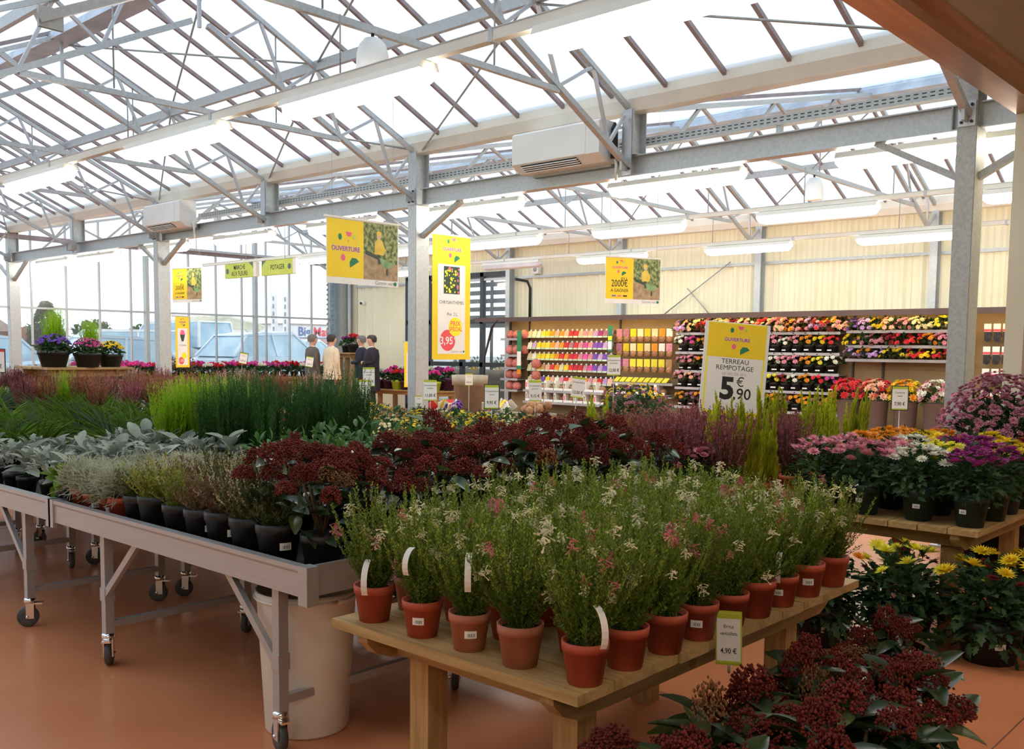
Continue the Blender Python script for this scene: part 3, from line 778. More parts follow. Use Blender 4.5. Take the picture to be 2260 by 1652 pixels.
tag(B().tube([(-5.5, 7.45, 3.25), (-5.5, 7.45, 3.52), (-5.5, 7.45, 3.58)], [.035, .035, .01], 10).build('cable_sleeve', 'cable_black'), 'thick black cable bundle between heater and short roof post', 'cable')
tag(B().box(XT[5]+.05, XT[5]+.2, 7.42, 7.52, 3.13, 3.3).build('junction_box', 'galv_dull'), 'small grey junction box on the beam near the glass wall', 'box')

# dome pendants
for k, (x, y, z, l) in enumerate(((XT[1], 4.46, 3.34, 'white dome pendant hanging in front of the nearer roof, above a lit batten light'), (XT[1], 11.46, 3.34, 'white dome pendant hanging in the far bay, smaller'))):
    t = thing('dome_pendant', l, 'pendant', (x, y, z))
    B().lathe([(.115, 0), (.118, .02), (.112, .16), (.095, .22), (.06, .262), (.0, .275)], 20).build('dome', 'dome_white', t)
    B().tube([(0, 0, .27), (0, 0, .33)], .012, 6).build('hook', 'cable_black', t)

# camera dome + speaker on wall
t = thing('security_camera', 'small white security camera on the cream wall above the people', 'camera', (-19.55, YW-.08, 2.62))
B().lathe([(.06, 0), (.06, .05), (.045, .08), (0, .09)], 14).build('body', 'white_plastic', t).rotation_euler = (PI/2, 0, 0)
B().lathe([(.035, 0), (.03, .02), (0, .03)], 12).build('lens', 'cable_black', t, (0, -.09, -.005)).rotation_euler = (PI/2, 0, 0)
t = thing('wall_speaker', 'small square white wall speaker above the glazed door', 'speaker', (-13.7, YW-.1, 3.1))
B().box(-.09, .09, -.04, .06, 0, .18).build('body', 'white_plastic', t); B().lathe([(.05, 0), (.045, .01)], 14).build('cone', 'galv_dull', t, (0, -.041, .09)).rotation_euler = (PI/2, 0, 0)
tag(B().tube([(-14.2, YW-.2, 3.0), (-13.95, YW-.1, 2.95), (-13.9, YW-.06, 2.8), (-13.9, YW-.06, 2.1)], .03, 8).build('black_hose', 'cable_black'), 'black corrugated conduit bending down the wall beside the glazed door', 'conduit')

# ================================================================== BENCHES AND TABLES
def metal_bench(x0, x1, y0, y1, label, legs=True):
    t = thing('rolling_bench', label, 'bench', (x0, y0, 0), 0, 'aluminium rolling plant benches')
    L, D = x1-x0, y1-y0
    B().box(.02, L-.02, .02, D-.02, .645, .66).build('tray_deck', 'black_pot', t)
    def rail(b): b.build('rim', 'alu', t)
    rail(B().prism([(0, .61), (.012, .61), (.012, .71), (.03, .71), (.03, .716), (-.006, .716), (-.006, .70), (0, .69)], 'x', 0, L))
    rail(B().box(0, L, D-.012, D, .61, .716))
    rail(B().box(0, .012, .012, D-.012, .61, .716)); rail(B().box(L-.012, L, .012, D-.012, .61, .716))
    for cx in (.0, L): B().box(cx-.025, cx+.025, -.008, .04, .585, .718).build('corner_cap', 'alu', t)
    if not legs: return t
    for lx, s in ((.43, 1), (L-(.23 if x1 > -3 else .42), -1)):
        for ly in (.06, D-.06):
            B().box(lx-.02, lx+.02, ly-.02, ly+.02, .15, .63).build('leg', 'alu', t)
            k = thing('caster', '', ''); k.parent = t; k.location = (lx, ly, 0); k.rotation_euler = (0, 0, random.uniform(-1.2, 1.2))
            for q in ('label', 'category'): del k[q]
            B().lathe([(.028, .15), (.03, .135), (.03, .125), (.012, .122)], 12).box(-.018, .02, -.022, -.016, .045, .13).box(-.018, .02, .016, .022, .045, .13).build('fork', 'chrome', k)
            B().box(.02, .06, -.02, .02, .118, .126).build('brake_lever', 'chrome', k)
            w_ = B(); w_.lathe([(.03, -.014), (.05, -.014), (.053, -.008), (.053, .008), (.05, .014), (.03, .014)], 18)
            o = w_.build('wheel', 'rubber', k, (-.012, 0, .0535)); o.rotation_euler = (PI/2, 0, 0)
            B().tube([(-.012, -.026, .0535), (-.012, .026, .0535)], .008, 8).build('axle', 'chrome', k)
        B().box(lx-.015, lx+.015, .08, D-.08, .175, .205).build('stretcher', 'alu', t)
        B().bar((lx+s*.01, .05, .33), (lx+s*.33, .05, .615), .022, .03).build('brace', 'alu', t)
        B().box(lx-.024, lx+.024, .036, .084, .30, .36).build('clamp', 'alu', t)
    return t
random.seed(4)
metal_bench(-4.63, -2.62, 1.87, 2.70, 'nearest aluminium rolling bench with black pots, beside the wooden heath table')
metal_bench(-6.68, -4.66, 1.87, 2.70, 'aluminium rolling bench with silver leaved plants, at the left edge')
metal_bench(-8.75, -6.72, 1.87, 2.70, 'aluminium rolling bench beyond the left edge in the front row')
metal_bench(-4.63, -2.62, 2.74, 3.57, 'second row aluminium bench behind the white bin')
metal_bench(-6.68, -4.66, 2.74, 3.57, 'second row aluminium bench under the lime conifers')
metal_bench(-8.75, -6.72, 2.74, 3.57, 'second row aluminium bench under the grasses')
metal_bench(-4.63, -2.62, 3.61, 4.46, 'third row aluminium bench under the rosemary and far skimmias')
metal_bench(-6.68, -4.66, 3.61, 4.46, 'third row aluminium bench behind the lime conifers')
metal_bench(-8.75, -6.72, 3.61, 4.46, 'third row aluminium bench behind the grasses')
k = 0
for y0 in (3.61, 4.5, 5.4, 6.3):
    for x0 in (-10.85, -12.95, -15.05):
        if x0 == -12.95 and y0 in (4.5, 5.4): continue
        metal_bench(x0, x0+2.05, y0, y0+.84, 'aluminium bench under the red heather field, row %s, %s from the near end' % (ordn(int((y0-3.5)/.88)), ordn(int((-8.8-x0)/2.1))), legs=True); k += 1

def wood_table(x0, x1, y0, y1, z, label, plank_axis='x', group=None, name='plank_table'):
    t = thing(name, label, 'table', (x0, y0, 0), 0, group)
    L, D = x1-x0, y1-y0
    if plank_axis == 'x':
        n = max(3, round(D/.15)); pw = D/n
        me = B().box(0, L, .003, pw-.003, z-.028, z).mesh('plank', 'wood')
        for i in range(n): put('plank', me, t, (random.uniform(-.004, .004), i*pw, random.uniform(-.002, .0)))
    else:
        n = max(3, round(L/.15)); pw = L/n
        me = B().box(.003, pw-.003, 0, D, z-.028, z).mesh('plank', 'wood_y')
        for i in range(n): put('plank', me, t, (i*pw, random.uniform(-.004, .004), random.uniform(-.002, .0)))
    # bearers along y with rounded ends
    zt = z-.028
    for bx in (.10, L-.14):
        B().prism([(.03, zt), (.03, zt-.03), (.07, zt-.07), (.13, zt-.095), (D-.13, zt-.095), (D-.07, zt-.07), (D-.03, zt-.03), (D-.03, zt)], 'x', bx, bx+.045).build('bearer', 'wood_y', t)
    for by in (.15, D-.195):
        B().prism([(.04, zt), (.10, zt-.085), (L-.10, zt-.085), (L-.04, zt)] if plank_axis == 'y' else [(.145, zt), (.145, zt-.09), (L-.14, zt-.09), (L-.14, zt)], 'y', by, by+.045).build('rail', 'wood', t)
    for lx in (.15, L-.235):
        for ly in (.2, D-.285): B().box(lx, lx+.085, ly, ly+.085, 0, zt-.01).build('leg', 'wood_z', t)
    return t
wood_table(-2.40, -1.42, 1.81, 3.52, .60, 'wooden plank table with rows of flowering heaths in terracotta pots', 'x', 'wooden plank tables')
wood_table(-2.42, -1.41, 4.89, 6.38, .60, 'wooden plank table with chrysanthemums in dark green pots', 'y', 'wooden plank tables')
wood_table(-3.60, -2.48, 4.50, 6.40, .60, 'wooden plank table under the purple heathers and lime spikes', 'x', 'wooden plank tables')
wood_table(-8.9, -5.3, 5.35, 7.3, .48, 'low wooden plank table of yellow chrysanthemums around the banner column foreground', 'x', 'wooden plank tables')
wood_table(-6.6, -5.0, 7.75, 8.7, .50, 'low wooden plank table under the big mixed chrysanthemum bush', 'x', 'wooden plank tables')
wood_table(-19.6, -18.4, 8.2, 14.4, .80, 'long plank table of cyclamens along the glass wall', 'x', 'wooden plank tables')
wood_table(-17.6, -15.3, 14.35, 15.3, .54, 'plank table of cyclamens right of the man in the black coat', 'x', 'wooden plank tables')
wood_table(-18.9, -18.0, 14.2, 14.9, 1.36, 'tall plank stand with two potted cyclamens behind the people', 'x', 'wooden plank tables')
wood_table(-13.0, -12.05, 4.86, 5.95, 1.18, 'tall plank display table carrying large black planters', 'y', 'wooden plank tables')

# white bin under the near bench
t = thing('storage_bin', 'tall off white plastic bin standing under the nearest aluminium bench', 'bin', (-2.985, 2.14, 0))
B().lathe([(.150, 0), (.158, .01), (.185, .50), (.192, .51), (.192, .54), (.183, .54), (.178, .50), (.150, .02), (0, .02)], 28).build('body', 'bin_plastic', t)
B().tube([(.19*math.cos(a), .19*math.sin(a), .515) for a in np.linspace(0, 2*PI, 29)], .008, 6).build('rim', 'bin_plastic', t)

# ================================================================== PLANTS
def pot_mesh(r, h, mat, key=None):
    return cached(('pot', r, h, mat), lambda: B().lathe([(r*.74, 0), (r*.95, h*.78), (r*1.0, h*.78), (r*1.02, h), (r*.93, h), (r*.9, h*.86), (0, h*.86)], 16).mesh('pot', mat))
def soil_mesh(r, h):
    return cached(('soil', r, h), lambda: B().lathe([(r*.9, h*.87), (0, h*.9)], 12).mesh('soil', 'soil'))
LABELM = None
def sticker(parent, r, h, ang, w=.035, hh=.022):
    def mk():
        b = B(); n = 4; v = []
        for i in range(n+1):
            a = (i/n-.5)*w/r
            for z in (-hh/2, hh/2): v.append(((r+.0015)*math.cos(a), (r+.0015)*math.sin(a), z))
        b._add(v, [(2*i, 2*i+2, 2*i+3, 2*i+1) for i in range(n)]); return b.mesh('price_sticker', 'white_card')
    def mk2():
        b = B()
        for i in range(6):
            a = (i/6-.42)*w/r*.6; a2 = a+w/r*(.03+.02*(i % 2))
            rr = r+.0022
            b._add([(rr*math.cos(a), rr*math.sin(a), -hh*.3), (rr*math.cos(a2), rr*math.sin(a2), -hh*.3), (rr*math.cos(a2), rr*math.sin(a2), hh*.15), (rr*math.cos(a), rr*math.sin(a), hh*.15)], [(0,1,2,3)])
        return b.mesh('barcode', 'ink')
    s = put('price_sticker', cached(('stk', round(r, 3), w, hh), mk), parent, (0, 0, h*.5), ang)
    put('barcode', cached(('stk2', round(r, 3), w, hh), mk2), s)
def plant(name, label, cat, loc, rotz, group, pot, foliage, flowers=(), scale=1.0, stk=None):
    """pot=(r,h,mat) ; foliage=[(partname, mesh)]"""
    t = thing(name, label, cat, loc, rotz, group, scale)
    if pot:
        r, h, m = pot
        put('pot', pot_mesh(r, h, m), t); put('soil', soil_mesh(r, h), t)
        if stk is not None: sticker(t, r*.88, h, stk-rotz)
    z = pot[1]*.86 if pot else 0
    for nm, me in foliage: put(nm, me, t, (0, 0, z))
    for nm, me in flowers: put(nm, me, t, (0, 0, z))
    return t
def tocam(x, y): return math.atan2(-y, -x)
R = random.Random(11)

# --- 1. flowering heaths on the wooden table ------------------------------------------
def erica_mesh(seed):
    a, info = spires(seed, 70, .034, .74, .18, .325, 52, .013, .34, .10, 1.0, 1.05, .30, .75)
    b, info2 = spires(seed+50, 44, .03, 1.05, .10, .22, 36, .0125, .36, .1, 1.0, 1.1, .1, .8)
    return mesh_np('foliage', *join(a, b, stems(info, .0014), stems(info2, .0013)), 'erica_green')
def erica_tips(seed):
    a, info = spires(seed, 70, .034, .74, .18, .325, 24, .0115, .45, .60, 1.02, .9, .30, .9)
    return mesh_np('shoot_tips', *a, 'erica_tip')
TUBEF = (np.array([[0,.05,0],[.7,.09,.02],[1,.16,.05],[1,-.16,.05],[.7,-.09,.02],[0,-.05,0]], float), np.array([[0,1,4,5],[1,2,3,4]]))
def heath_cluster(seed, mat):
    rng = np.random.default_rng(seed); n = 16
    d = rng.normal(0, 1, (n, 3)); d[:, 2] = d[:, 2]*.6-.45
    L = rng.uniform(.016, .024, n)
    T = rng.normal(0, .004, (n, 3)); T[:, 2] += rng.uniform(-.014, .014, n)
    p1 = scatter(*TUBEF, T, basis(d, rng, rng.uniform(0, PI, n)), L)
    p2 = scatter(*TUBEF, T, basis(d, rng, rng.uniform(0, PI, n)+1.5), L)
    return mesh_np('flower_cluster', *join(p1, p2), mat)
EM = [erica_mesh(i) for i in range(3)]; ET = [erica_tips(i) for i in range(3)]
HCW = [heath_cluster(i, 'heath_white') for i in range(3)]; HCP = [heath_cluster(7+i, 'heath_pink') for i in range(2)]
pos = []
for j in range(9):
    for i in range(5):
        x = -2.29+i*.2075+R.uniform(-.02, .02)+(.0 if j else 0)
        y = 1.895+j*.182+R.uniform(-.02, .02)
        if i == 4: x = -1.468
        pos.append((i, j, x, y))
cols = ['against the metal bench', 'second from the metal bench', 'in the middle', 'second from the open right side', 'at the open right edge']
TAGM = []
def strap(seed):
    rr = random.Random(seed); v = []; n = 8; ln = rr.uniform(.10, .14)
    for i in range(n+1):
        t = i/n; a = t*2.2
        for wd in (-.009, .009): v.append((ln*.5*math.sin(a), wd, ln*(.5-.5*math.cos(a))*-.9+.0))
    return B()._add(v, [(2*i, 2*i+2, 2*i+3, 2*i+1) for i in range(n)]).mesh('care_tag', 'white_card')
STR = [strap(i) for i in range(3)]
for i, j, x, y in pos:
    k = R.randrange(3)
    rz = R.uniform(0, 6.28)
    lab = 'flowering heath, %s row from the table front, %s' % (ordn(j), cols[i])
    front = (j == 0 or i == 4)
    t = plant('potted_heath', lab, 'plant', (x, y, .60), rz, 'heaths on the wooden table', (.062, .112, 'terracotta' if R.random() < .75 else 'terracotta_dusty'), [('foliage', EM[k]), ('shoot_tips', ET[k])], scale=R.uniform(.92, 1.08), stk=(tocam(x, y)+R.uniform(-.3, .5)) if front and R.random() < .6 else None)
    for q in range(9):
        a = R.uniform(0, 6.28); rr = R.uniform(.03, .14); z = .10+R.uniform(.14, .31)-.9*max(0, rr-.07)
        pk = R.random() < (.35 if front else .10)
        put('flower_cluster', R.choice(HCP if pk else HCW), t, (rr*math.cos(a), rr*math.sin(a), z), R.uniform(0, 6), R.uniform(.65, 1.05))
    if (i*3+j*5) % 6 == 0 or (j == 0 and i in (0, 1, 4)):
        a = tocam(x, y)-rz+R.uniform(-.6, .6)
        put('care_tag', R.choice(STR), t, (.07*math.cos(a), .07*math.sin(a), .20+R.uniform(0, .1)), a)

# --- 2. skimmias ------------------------------------------------------------------------
OCT = (np.array([[1,0,0],[-1,0,0],[0,1,0],[0,-1,0],[0,0,1],[0,0,-1]], float), np.array([[0,2,4],[2,1,4],[1,3,4],[3,0,4],[2,0,5],[1,2,5],[3,1,5],[0,3,5]]))
def bud_head(seed, mat, n=330, r=.040):
    rng = np.random.default_rng(seed)
    P, N = dome_pts(rng, n, r, r*1.05, 0, -.25); P *= rng.uniform(.80, 1.04, (n, 1))
    P *= (1+.22*np.sin(P[:, :1]*170+seed)*np.sin(P[:, 1:2]*150)*np.cos(P[:, 2:]*120))
    P += rng.normal(0, .0035, (n, 3))
    I = np.repeat(np.eye(3)[None], n, 0)
    return mesh_np('bud_cluster', *scatter(*OCT, P, I, rng.uniform(.0026, .0046, n)), mat)
BUD = [bud_head(i, 'skimmia_bud') for i in range(3)]; BUDT = [bud_head(9, 'skimmia_bud_tan', 200)]
def sk_leaf(mat):
    V, F = leafshape(5, .2, .22); V = V*np.array([.115, .046, .115]); return mesh_np('leaf', V, F, mat, True)
SKL = sk_leaf('skimmia_leaf'); SKL2 = sk_leaf('skimmia_leaf_light')
def sk_stems(seed):
    rng = np.random.default_rng(seed); b = B()
    for i in range(7):
        a = i*.9+rng.uniform(-.3, .3); r = .0 if i == 0 else rng.uniform(.04, .09)
        b.tube([(0, 0, 0), (r*.5*math.cos(a), r*.5*math.sin(a), .1), (r*math.cos(a), r*math.sin(a), .2)], [.006, .005, .004], 5)
    return b.mesh('stems', 'stem_brown')
SKS = [sk_stems(i) for i in range(2)]
def skimmia(label, loc, group, pot, sc, nh, nl, R, tan=.08):
    t = plant('potted_skimmia', label, 'plant', loc, R.uniform(0, 6.28), group, pot, [('stems', R.choice(SKS))], scale=sc)
    z0 = pot[1]*.86
    heads = []
    for q in range(nh):
        a = q*2.4+R.uniform(-.4, .4); rr = .125*math.sqrt((q+.3)/nh); z = z0+.25-.8*rr*rr/.115+R.uniform(-.035, .035)
        heads.append((rr*math.cos(a), rr*math.sin(a), z))
        put('bud_cluster', R.choice(BUDT if R.random() < tan else BUD), t, heads[-1], R.uniform(0, 6), (R.uniform(.75, 1.1),)*2+(R.uniform(.8, 1.35),))
    for q in range(nl):
        h = heads[q % nh]; a = R.uniform(0, 6.28); dz = R.uniform(.005, .15)
        f = max(.3, 1-dz*2.5)
        put('leaf', SKL2 if R.random() < .18 else SKL, t, (h[0]*f, h[1]*f, h[2]-dz), rot=(R.uniform(-.5, .5), R.uniform(-.75, .25), a), scale=R.uniform(.75, 1.15))
    return t
rowsk = ['left file', 'middle file', 'right file next to the heaths']
for j in range(9):
    for i, x in enumerate((-3.28, -3.02, -2.76)):
        y = 2.03+j*.262+R.uniform(-.03, .03)
        if 2.64 < y < 2.80: y += .06
        if i == 0 and j == 0: continue
        skimmia('red skimmia on the bench, %s, %s from the front' % (rowsk[i], ordn(j)), (x+R.uniform(-.03, .03), y, .66), 'skimmias on the benches', (.075, .135, 'black_pot'), R.uniform(.98, 1.15), 8, 34, R, tan=.3 if j == 0 else .05)
FS = [(-1.18, 2.05, 'nearest the viewer'), (-1.20, 2.36, 'second from the viewer'), (-1.02, 2.22, 'on the outer side near the viewer'), (-1.22, 2.68, 'below the small price card'), (-1.02, 2.56, 'outermost in the middle'), (-1.20, 3.0, 'second from the far end'), (-1.02, 2.88, 'outermost beside the open floor'), (-1.22, 3.32, 'at the far end'), (-1.25, 1.78, 'at the table corner')]
for x, y, l in FS:
    skimmia('floor standing red skimmia beside the wooden heath table, ' + l, (x, y, 0), 'skimmias on the floor', (.085, .15, 'terracotta'), R.uniform(1.25, 1.4), 7, 80, R, tan=.12)

# --- 3. small shrubs in black pots on the near bench -------------------------------------
def shrub(seed, mat, n=60, h=.16, nl=.014, nw=.4, spread=1.0):
    a, info = spires(seed, n, .04, spread, h*.6, h, 34, nl, nw, .1, 1.0, 1.0, .1, .9)
    return mesh_np('foliage', *join(a, stems(info, .0012)), mat)
SHM = {m: [shrub(i+20, m) for i in range(2)] for m in ('shrub_green', 'shrub_lime', 'shrub_bronze')}
BC = mesh_np('buds', *spires(21, 30, .04, 1.0, .11, .17, 9, .008, .7, .7, 1.0, .8, .1, 1.)[0], 'bud_cream')
for j in range(4):
    y = 1.985+j*.19
    for i, x in enumerate((-2.93, -3.10, -3.28, -3.46, -3.64, -3.81, -3.98)):
        if j > 0 and i < 3: continue
        m = 'shrub_lime' if (j == 0 and i in (4, 5)) else R.choice(['shrub_green', 'shrub_green', 'shrub_bronze'])
        adj = {'shrub_lime': 'lime yellow', 'shrub_green': 'dark green', 'shrub_bronze': 'bronze'}[m]
        xx = x+R.uniform(-.015, .015)-.03*j
        plant('potted_shrub', '%s fine leaved shrub on the near bench, row %s, %s from right end' % (adj, ordn(j), ordn(i)), 'plant', (xx, y, .66), R.uniform(0, 6), 'fine leaved shrubs on the near bench', (.068, .125, 'black_pot'), [('foliage', R.choice(SHM[m]))], [('buds', BC)] if R.random() < .5 else [], scale=R.uniform(1.1, 1.25), stk=tocam(xx, y)+R.uniform(-.2, .4) if j == 0 and i in (0, 2, 3) else None)
# silver wire plants in terracotta pots
def wire(seed):
    rng = np.random.default_rng(seed); n = 420
    d = rand_dirs(rng, n, 1.5); T = d*rng.uniform(.015, .05, (n, 1)); T[:, 2] += .03
    d2 = d+rng.normal(0, .5, (n, 3))
    L = rng.uniform(.05, .10, n)
    BL = leafshape(3, 0, .12, lambda x: .5)
    a = scatter(*BL, T, basis(d2, rng, rng.uniform(0, PI, n)), np.stack([L, np.full(n, .0032), L], 1))
    tips = T+d2/np.linalg.norm(d2, axis=1, keepdims=True)*L[:, None]*.8
    d3 = rng.normal(0, 1, (n, 3)); d3[:, 2] += .5
    b = scatter(*BL, tips, basis(d3, rng, rng.uniform(0, PI, n)), np.stack([L*.5, np.full(n, .003), L*.5], 1))
    return mesh_np('foliage', *join(a, b), 'silver_wire')
WM = [wire(i) for i in range(2)]
for j in range(4):
    for i in range(4):
        x = -4.14-i*.125-.03*j+R.uniform(-.015, .015); y = 1.975+j*.17
        plant('silver_bush', 'silvery wiry bush in terracotta pot, row %s from rim, %s from right' % (ordn(j), ordn(i)), 'plant', (x, y, .66), R.uniform(0, 6), 'silver cushion bushes', (.052, .10, 'terracotta'), [('foliage', WM[R.randrange(2)])], scale=R.uniform(.95, 1.15), stk=tocam(x, y) if (j == 0 and i in (1, 2)) else None)
# silver felt-leaved plants
def felt_leaf():
    V, F = leafshape(5, .25, .35); V = V*np.array([.13, .075, .13]); return mesh_np('leaf', V, F, 'silver_leaf', True)
FL = felt_leaf()
LB = mesh_np('lobed_foliage', *leafball(77, 46, .10, .11, .05, .075, .55, LOBED, 0, .5, .5), 'silver_leaf')
k = 0
for j in range(5):
    for i in range(5):
        x = -4.74-i*.24-.05*(j % 2)+R.uniform(-.04, .04)-.10*(j > 2); y = 2.0+j*.235
        if 2.62 < y < 2.82: y += .09
        t = plant('silver_leaf_plant', 'silver grey felt leaved plant on left benches, row %s, %s from right' % (ordn(j), ordn(i)), 'plant', (x, y, .66), R.uniform(0, 6), 'silver leaved plants', (.055, .10, 'black_pot'), [('lobed_foliage', LB)] if (i+j) % 2 else [], scale=R.uniform(.95, 1.15))
        if not (i+j) % 2:
            for q in range(13):
                a = q*2.4; el = -.95+q*.11+R.uniform(-.15, .15) if q > 5 else -1.1+q*.12
                put('leaf', FL, t, (.012*math.cos(a), .012*math.sin(a), .10+.008*q+.02), rot=(R.uniform(-.3, .3), -.25-.06*q+R.uniform(-.2, .2), a), scale=R.uniform(.6, 1.05))
# front-left oddments: kale
KL = mesh_np('leaves', *leafball(31, 24, .07, .06, .03, .07, .8, LEAF, -.1, .4, .5), 'kale_green')
KP = mesh_np('leaves', *leafball(32, 30, .06, .07, .03, .05, .6, LOBED, -.1, .4, .5), 'fl_purple')
plant('ornamental_kale', 'bright green leafy kale spilling over the bench rim', 'plant', (-4.66, 1.96, .66), 0, None, (.05, .09, 'black_pot'), [('leaves', KL)], scale=1.1)
plant('ornamental_kale', 'dark purple leaved plant beside the green kale', 'plant', (-4.52, 2.08, .70), 0, None, (.045, .06, 'terracotta'), [('leaves', KP)], scale=.9)
# --- grasses, yellow leaves ---------------------------------------------------------------
def grass(seed, mat, n=150, h=.3, wd=.0075):
    rng = np.random.default_rng(seed)
    d = rand_dirs(rng, n, .9); T = d*np.array([[.03, .03, 0]])
    L = rng.uniform(.6, 1.1, n)*h
    Rm = basis(d, rng, np.zeros(n)); 
    return mesh_np('blades', *scatter(*BLADE, T, Rm, np.stack([L, np.full(n, wd), L], 1)), mat)
GM = {m: [grass(i+40, m) for i in range(2)] for m in ('grass_green', 'grass_blue')}
YM = [mesh_np('foliage', *leafball(60+i, 60, .10, .14, .04, .10, .2, LEAF, -.1, .4, .45), 'yellow_leaf') for i in range(2)]
ML = [mesh_np('foliage', *leafball(64+i, 90, .11, .16, .05, .05, .45, LEAF, -.1, .4, .5), 'mid_leaf') for i in range(2)]
for j in range(6):
    for i in range(7):
        x = -6.10-i*.36+R.uniform(-.05, .05); y = 1.98+j*.40+R.uniform(-.04, .04)
        if 2.6 < y < 2.86: y += .16
        if 3.48 < y < 3.70: y += .14
        kind = 'yellow' if (j >= 4 and i < 3) or (j == 1 and i == 4) else ('grass_blue' if (i+j) % 3 == 0 else 'grass_green')
        if kind == 'yellow': fol = [('foliage', R.choice(YM))]; nm = 'yellow_leaved_plant'; ad = 'yellow green leafy plant'
        else: fol = [('blades', R.choice(GM[kind]))]; nm = 'potted_grass'; ad = 'bluish ornamental grass' if kind == 'grass_blue' else 'green ornamental grass'
        plant(nm, '%s on the left benches, row %s from the front, %s from right' % (ad, ordn(j), ordn(i)), 'plant', (x, y, .66), R.uniform(0, 6), 'grasses and yellow leaved plants on the left benches', (.055, .10, 'black_pot'), fol, scale=R.uniform(.85, 1.1))
# --- lime conifers + rosemary + leafy herbs --------------------------------------------------
def conifer(seed, mat, n=200, h=.50, r=.055, spread=.42):
    a, info = spires(seed, n, r, spread, h*.40, h, 46, .034, .26, .05, 1.0, .5, .45, .5)
    return mesh_np('foliage', *a, mat)
CM = [conifer(70+i, 'lime_conifer') for i in range(2)]
def rosem(seed):
    a, info = spires(seed, 60, .06, .24, .34, .56, 64, .026, .24, .02, 1.0, .85, .1, .6)
    return mesh_np('foliage', *join(a, stems(info, .002)), 'rosemary')
RM = [rosem(80+i) for i in range(2)]
for k, (x, y) in enumerate([(-5.58, 3.08), (-5.42, 3.12), (-5.52, 3.28), (-5.68, 3.26), (-5.42, 3.44), (-5.62, 3.46), (-5.50, 2.95)]):
    plant('lime_conifer', 'bright lime feathery conifer left of the rosemary, %s in the clump' % ordn(k), 'plant', (x, y, .66), R.uniform(0, 6), 'lime conifers on the bench', (.06, .11, 'black_pot'), [('foliage', R.choice(CM))], scale=R.uniform(.95, 1.08))
k = 0
for j in range(4):
    for i in range(5):
        x = -5.22+i*.125+R.uniform(-.02, .02); y = 3.04+j*.20+i*.05
        if 3.46 < y < 3.72: y += .12
        if i > 3 and j < 2: continue
        plant('potted_rosemary', 'tall dark green rosemary, row %s, %s from the lime conifers' % (ordn(j), ordn(i)), 'plant', (x, min(y, 4.35), .66), R.uniform(0, 6), 'rosemary plants', (.055, .11, 'black_pot'), [('foliage', R.choice(RM))], scale=R.uniform(.88, 1.08)); k += 1
k = 0
for j in range(3):
    for i in range(4):
        x = -4.35+i*.22+R.uniform(-.03, .03); y = 2.86+j*.22+.05*i
        plant('leafy_herb', 'low green leafy herb between rosemary and skimmias, row %s, %s from left' % (ordn(j), ordn(i)), 'plant', (x, y, .66), R.uniform(0, 6), 'leafy herbs', (.055, .10, 'black_pot'), [('foliage', R.choice(ML))], scale=R.uniform(1.05, 1.3)); k += 1
# --- heathers and lime spikes -------------------------------------------------------------------
def heather(seed, mat, h=.32, n=70):
    a, info = spires(seed, n, .045, .45, h*.55, h, 34, .013, .75, .35, 1.0, .7, .1, .8)
    return mesh_np('flower_spikes', *a, mat)
def heather_fol(seed, h=.32, n=70):
    a, info = spires(seed, n, .04, .5, h*.6, h, 20, .012, .4, .05, .6, .7, .1, .9)
    return mesh_np('foliage', *join(a, stems(info, .0013)), 'shrub_green')
HM = {m: [heather(90+i, m) for i in range(2)] for m in ('heather_purple', 'heather_rust', 'heather_pinkpale')}
HF = [heather_fol(90+i) for i in range(2)]
def spike(seed, h=.44, n=9):
    a, info = spires(seed, n, .06, .16, h*.6, h, 280, .072, .20, .05, 1.0, .48, .05, .25)
    return mesh_np('foliage', *join(a, stems(info, .002)), 'spike_lime')
SPM = [spike(95+i) for i in range(3)]
HN = {'heather_purple': 'purple', 'heather_rust': 'rusty red', 'heather_pinkpale': 'pale pink'}
k = 0
for j in range(8):
    for i in range(5):
        x = -3.50+i*.225+R.uniform(-.03, .03); y = 4.60+j*.235+R.uniform(-.03, .03)
        sp = (i >= 3 and j in (1, 2, 4, 5, 6, 7)) or (i == 2 and j in (3, 6)) or (i == 0 and j == 0)
        sp = sp and R.random() < .85
        if sp:
            plant('lime_spike_heather', 'lime yellow heather spikes on the plank table, row %s from front, %s from left' % (ordn(j), ordn(i)), 'plant', (x, y, .60), R.uniform(0, 6), 'lime spike heathers', (.055, .10, 'terracotta'), [('foliage', R.choice(SPM))], scale=R.uniform(1.0, 1.25))
        else:
            m = R.choice(['heather_purple', 'heather_purple', 'heather_rust'])
            q = R.randrange(2)
            plant('potted_heather', '%s heather on the plank table, row %s from front, %s from left' % (HN[m], ordn(j), ordn(i)), 'plant', (x, y, .60), R.uniform(0, 6), 'heathers on the plank table', (.055, .10, 'terracotta'), [('foliage', HF[q])], [('flower_spikes', HM[m][q])], scale=R.uniform(1.1, 1.4))
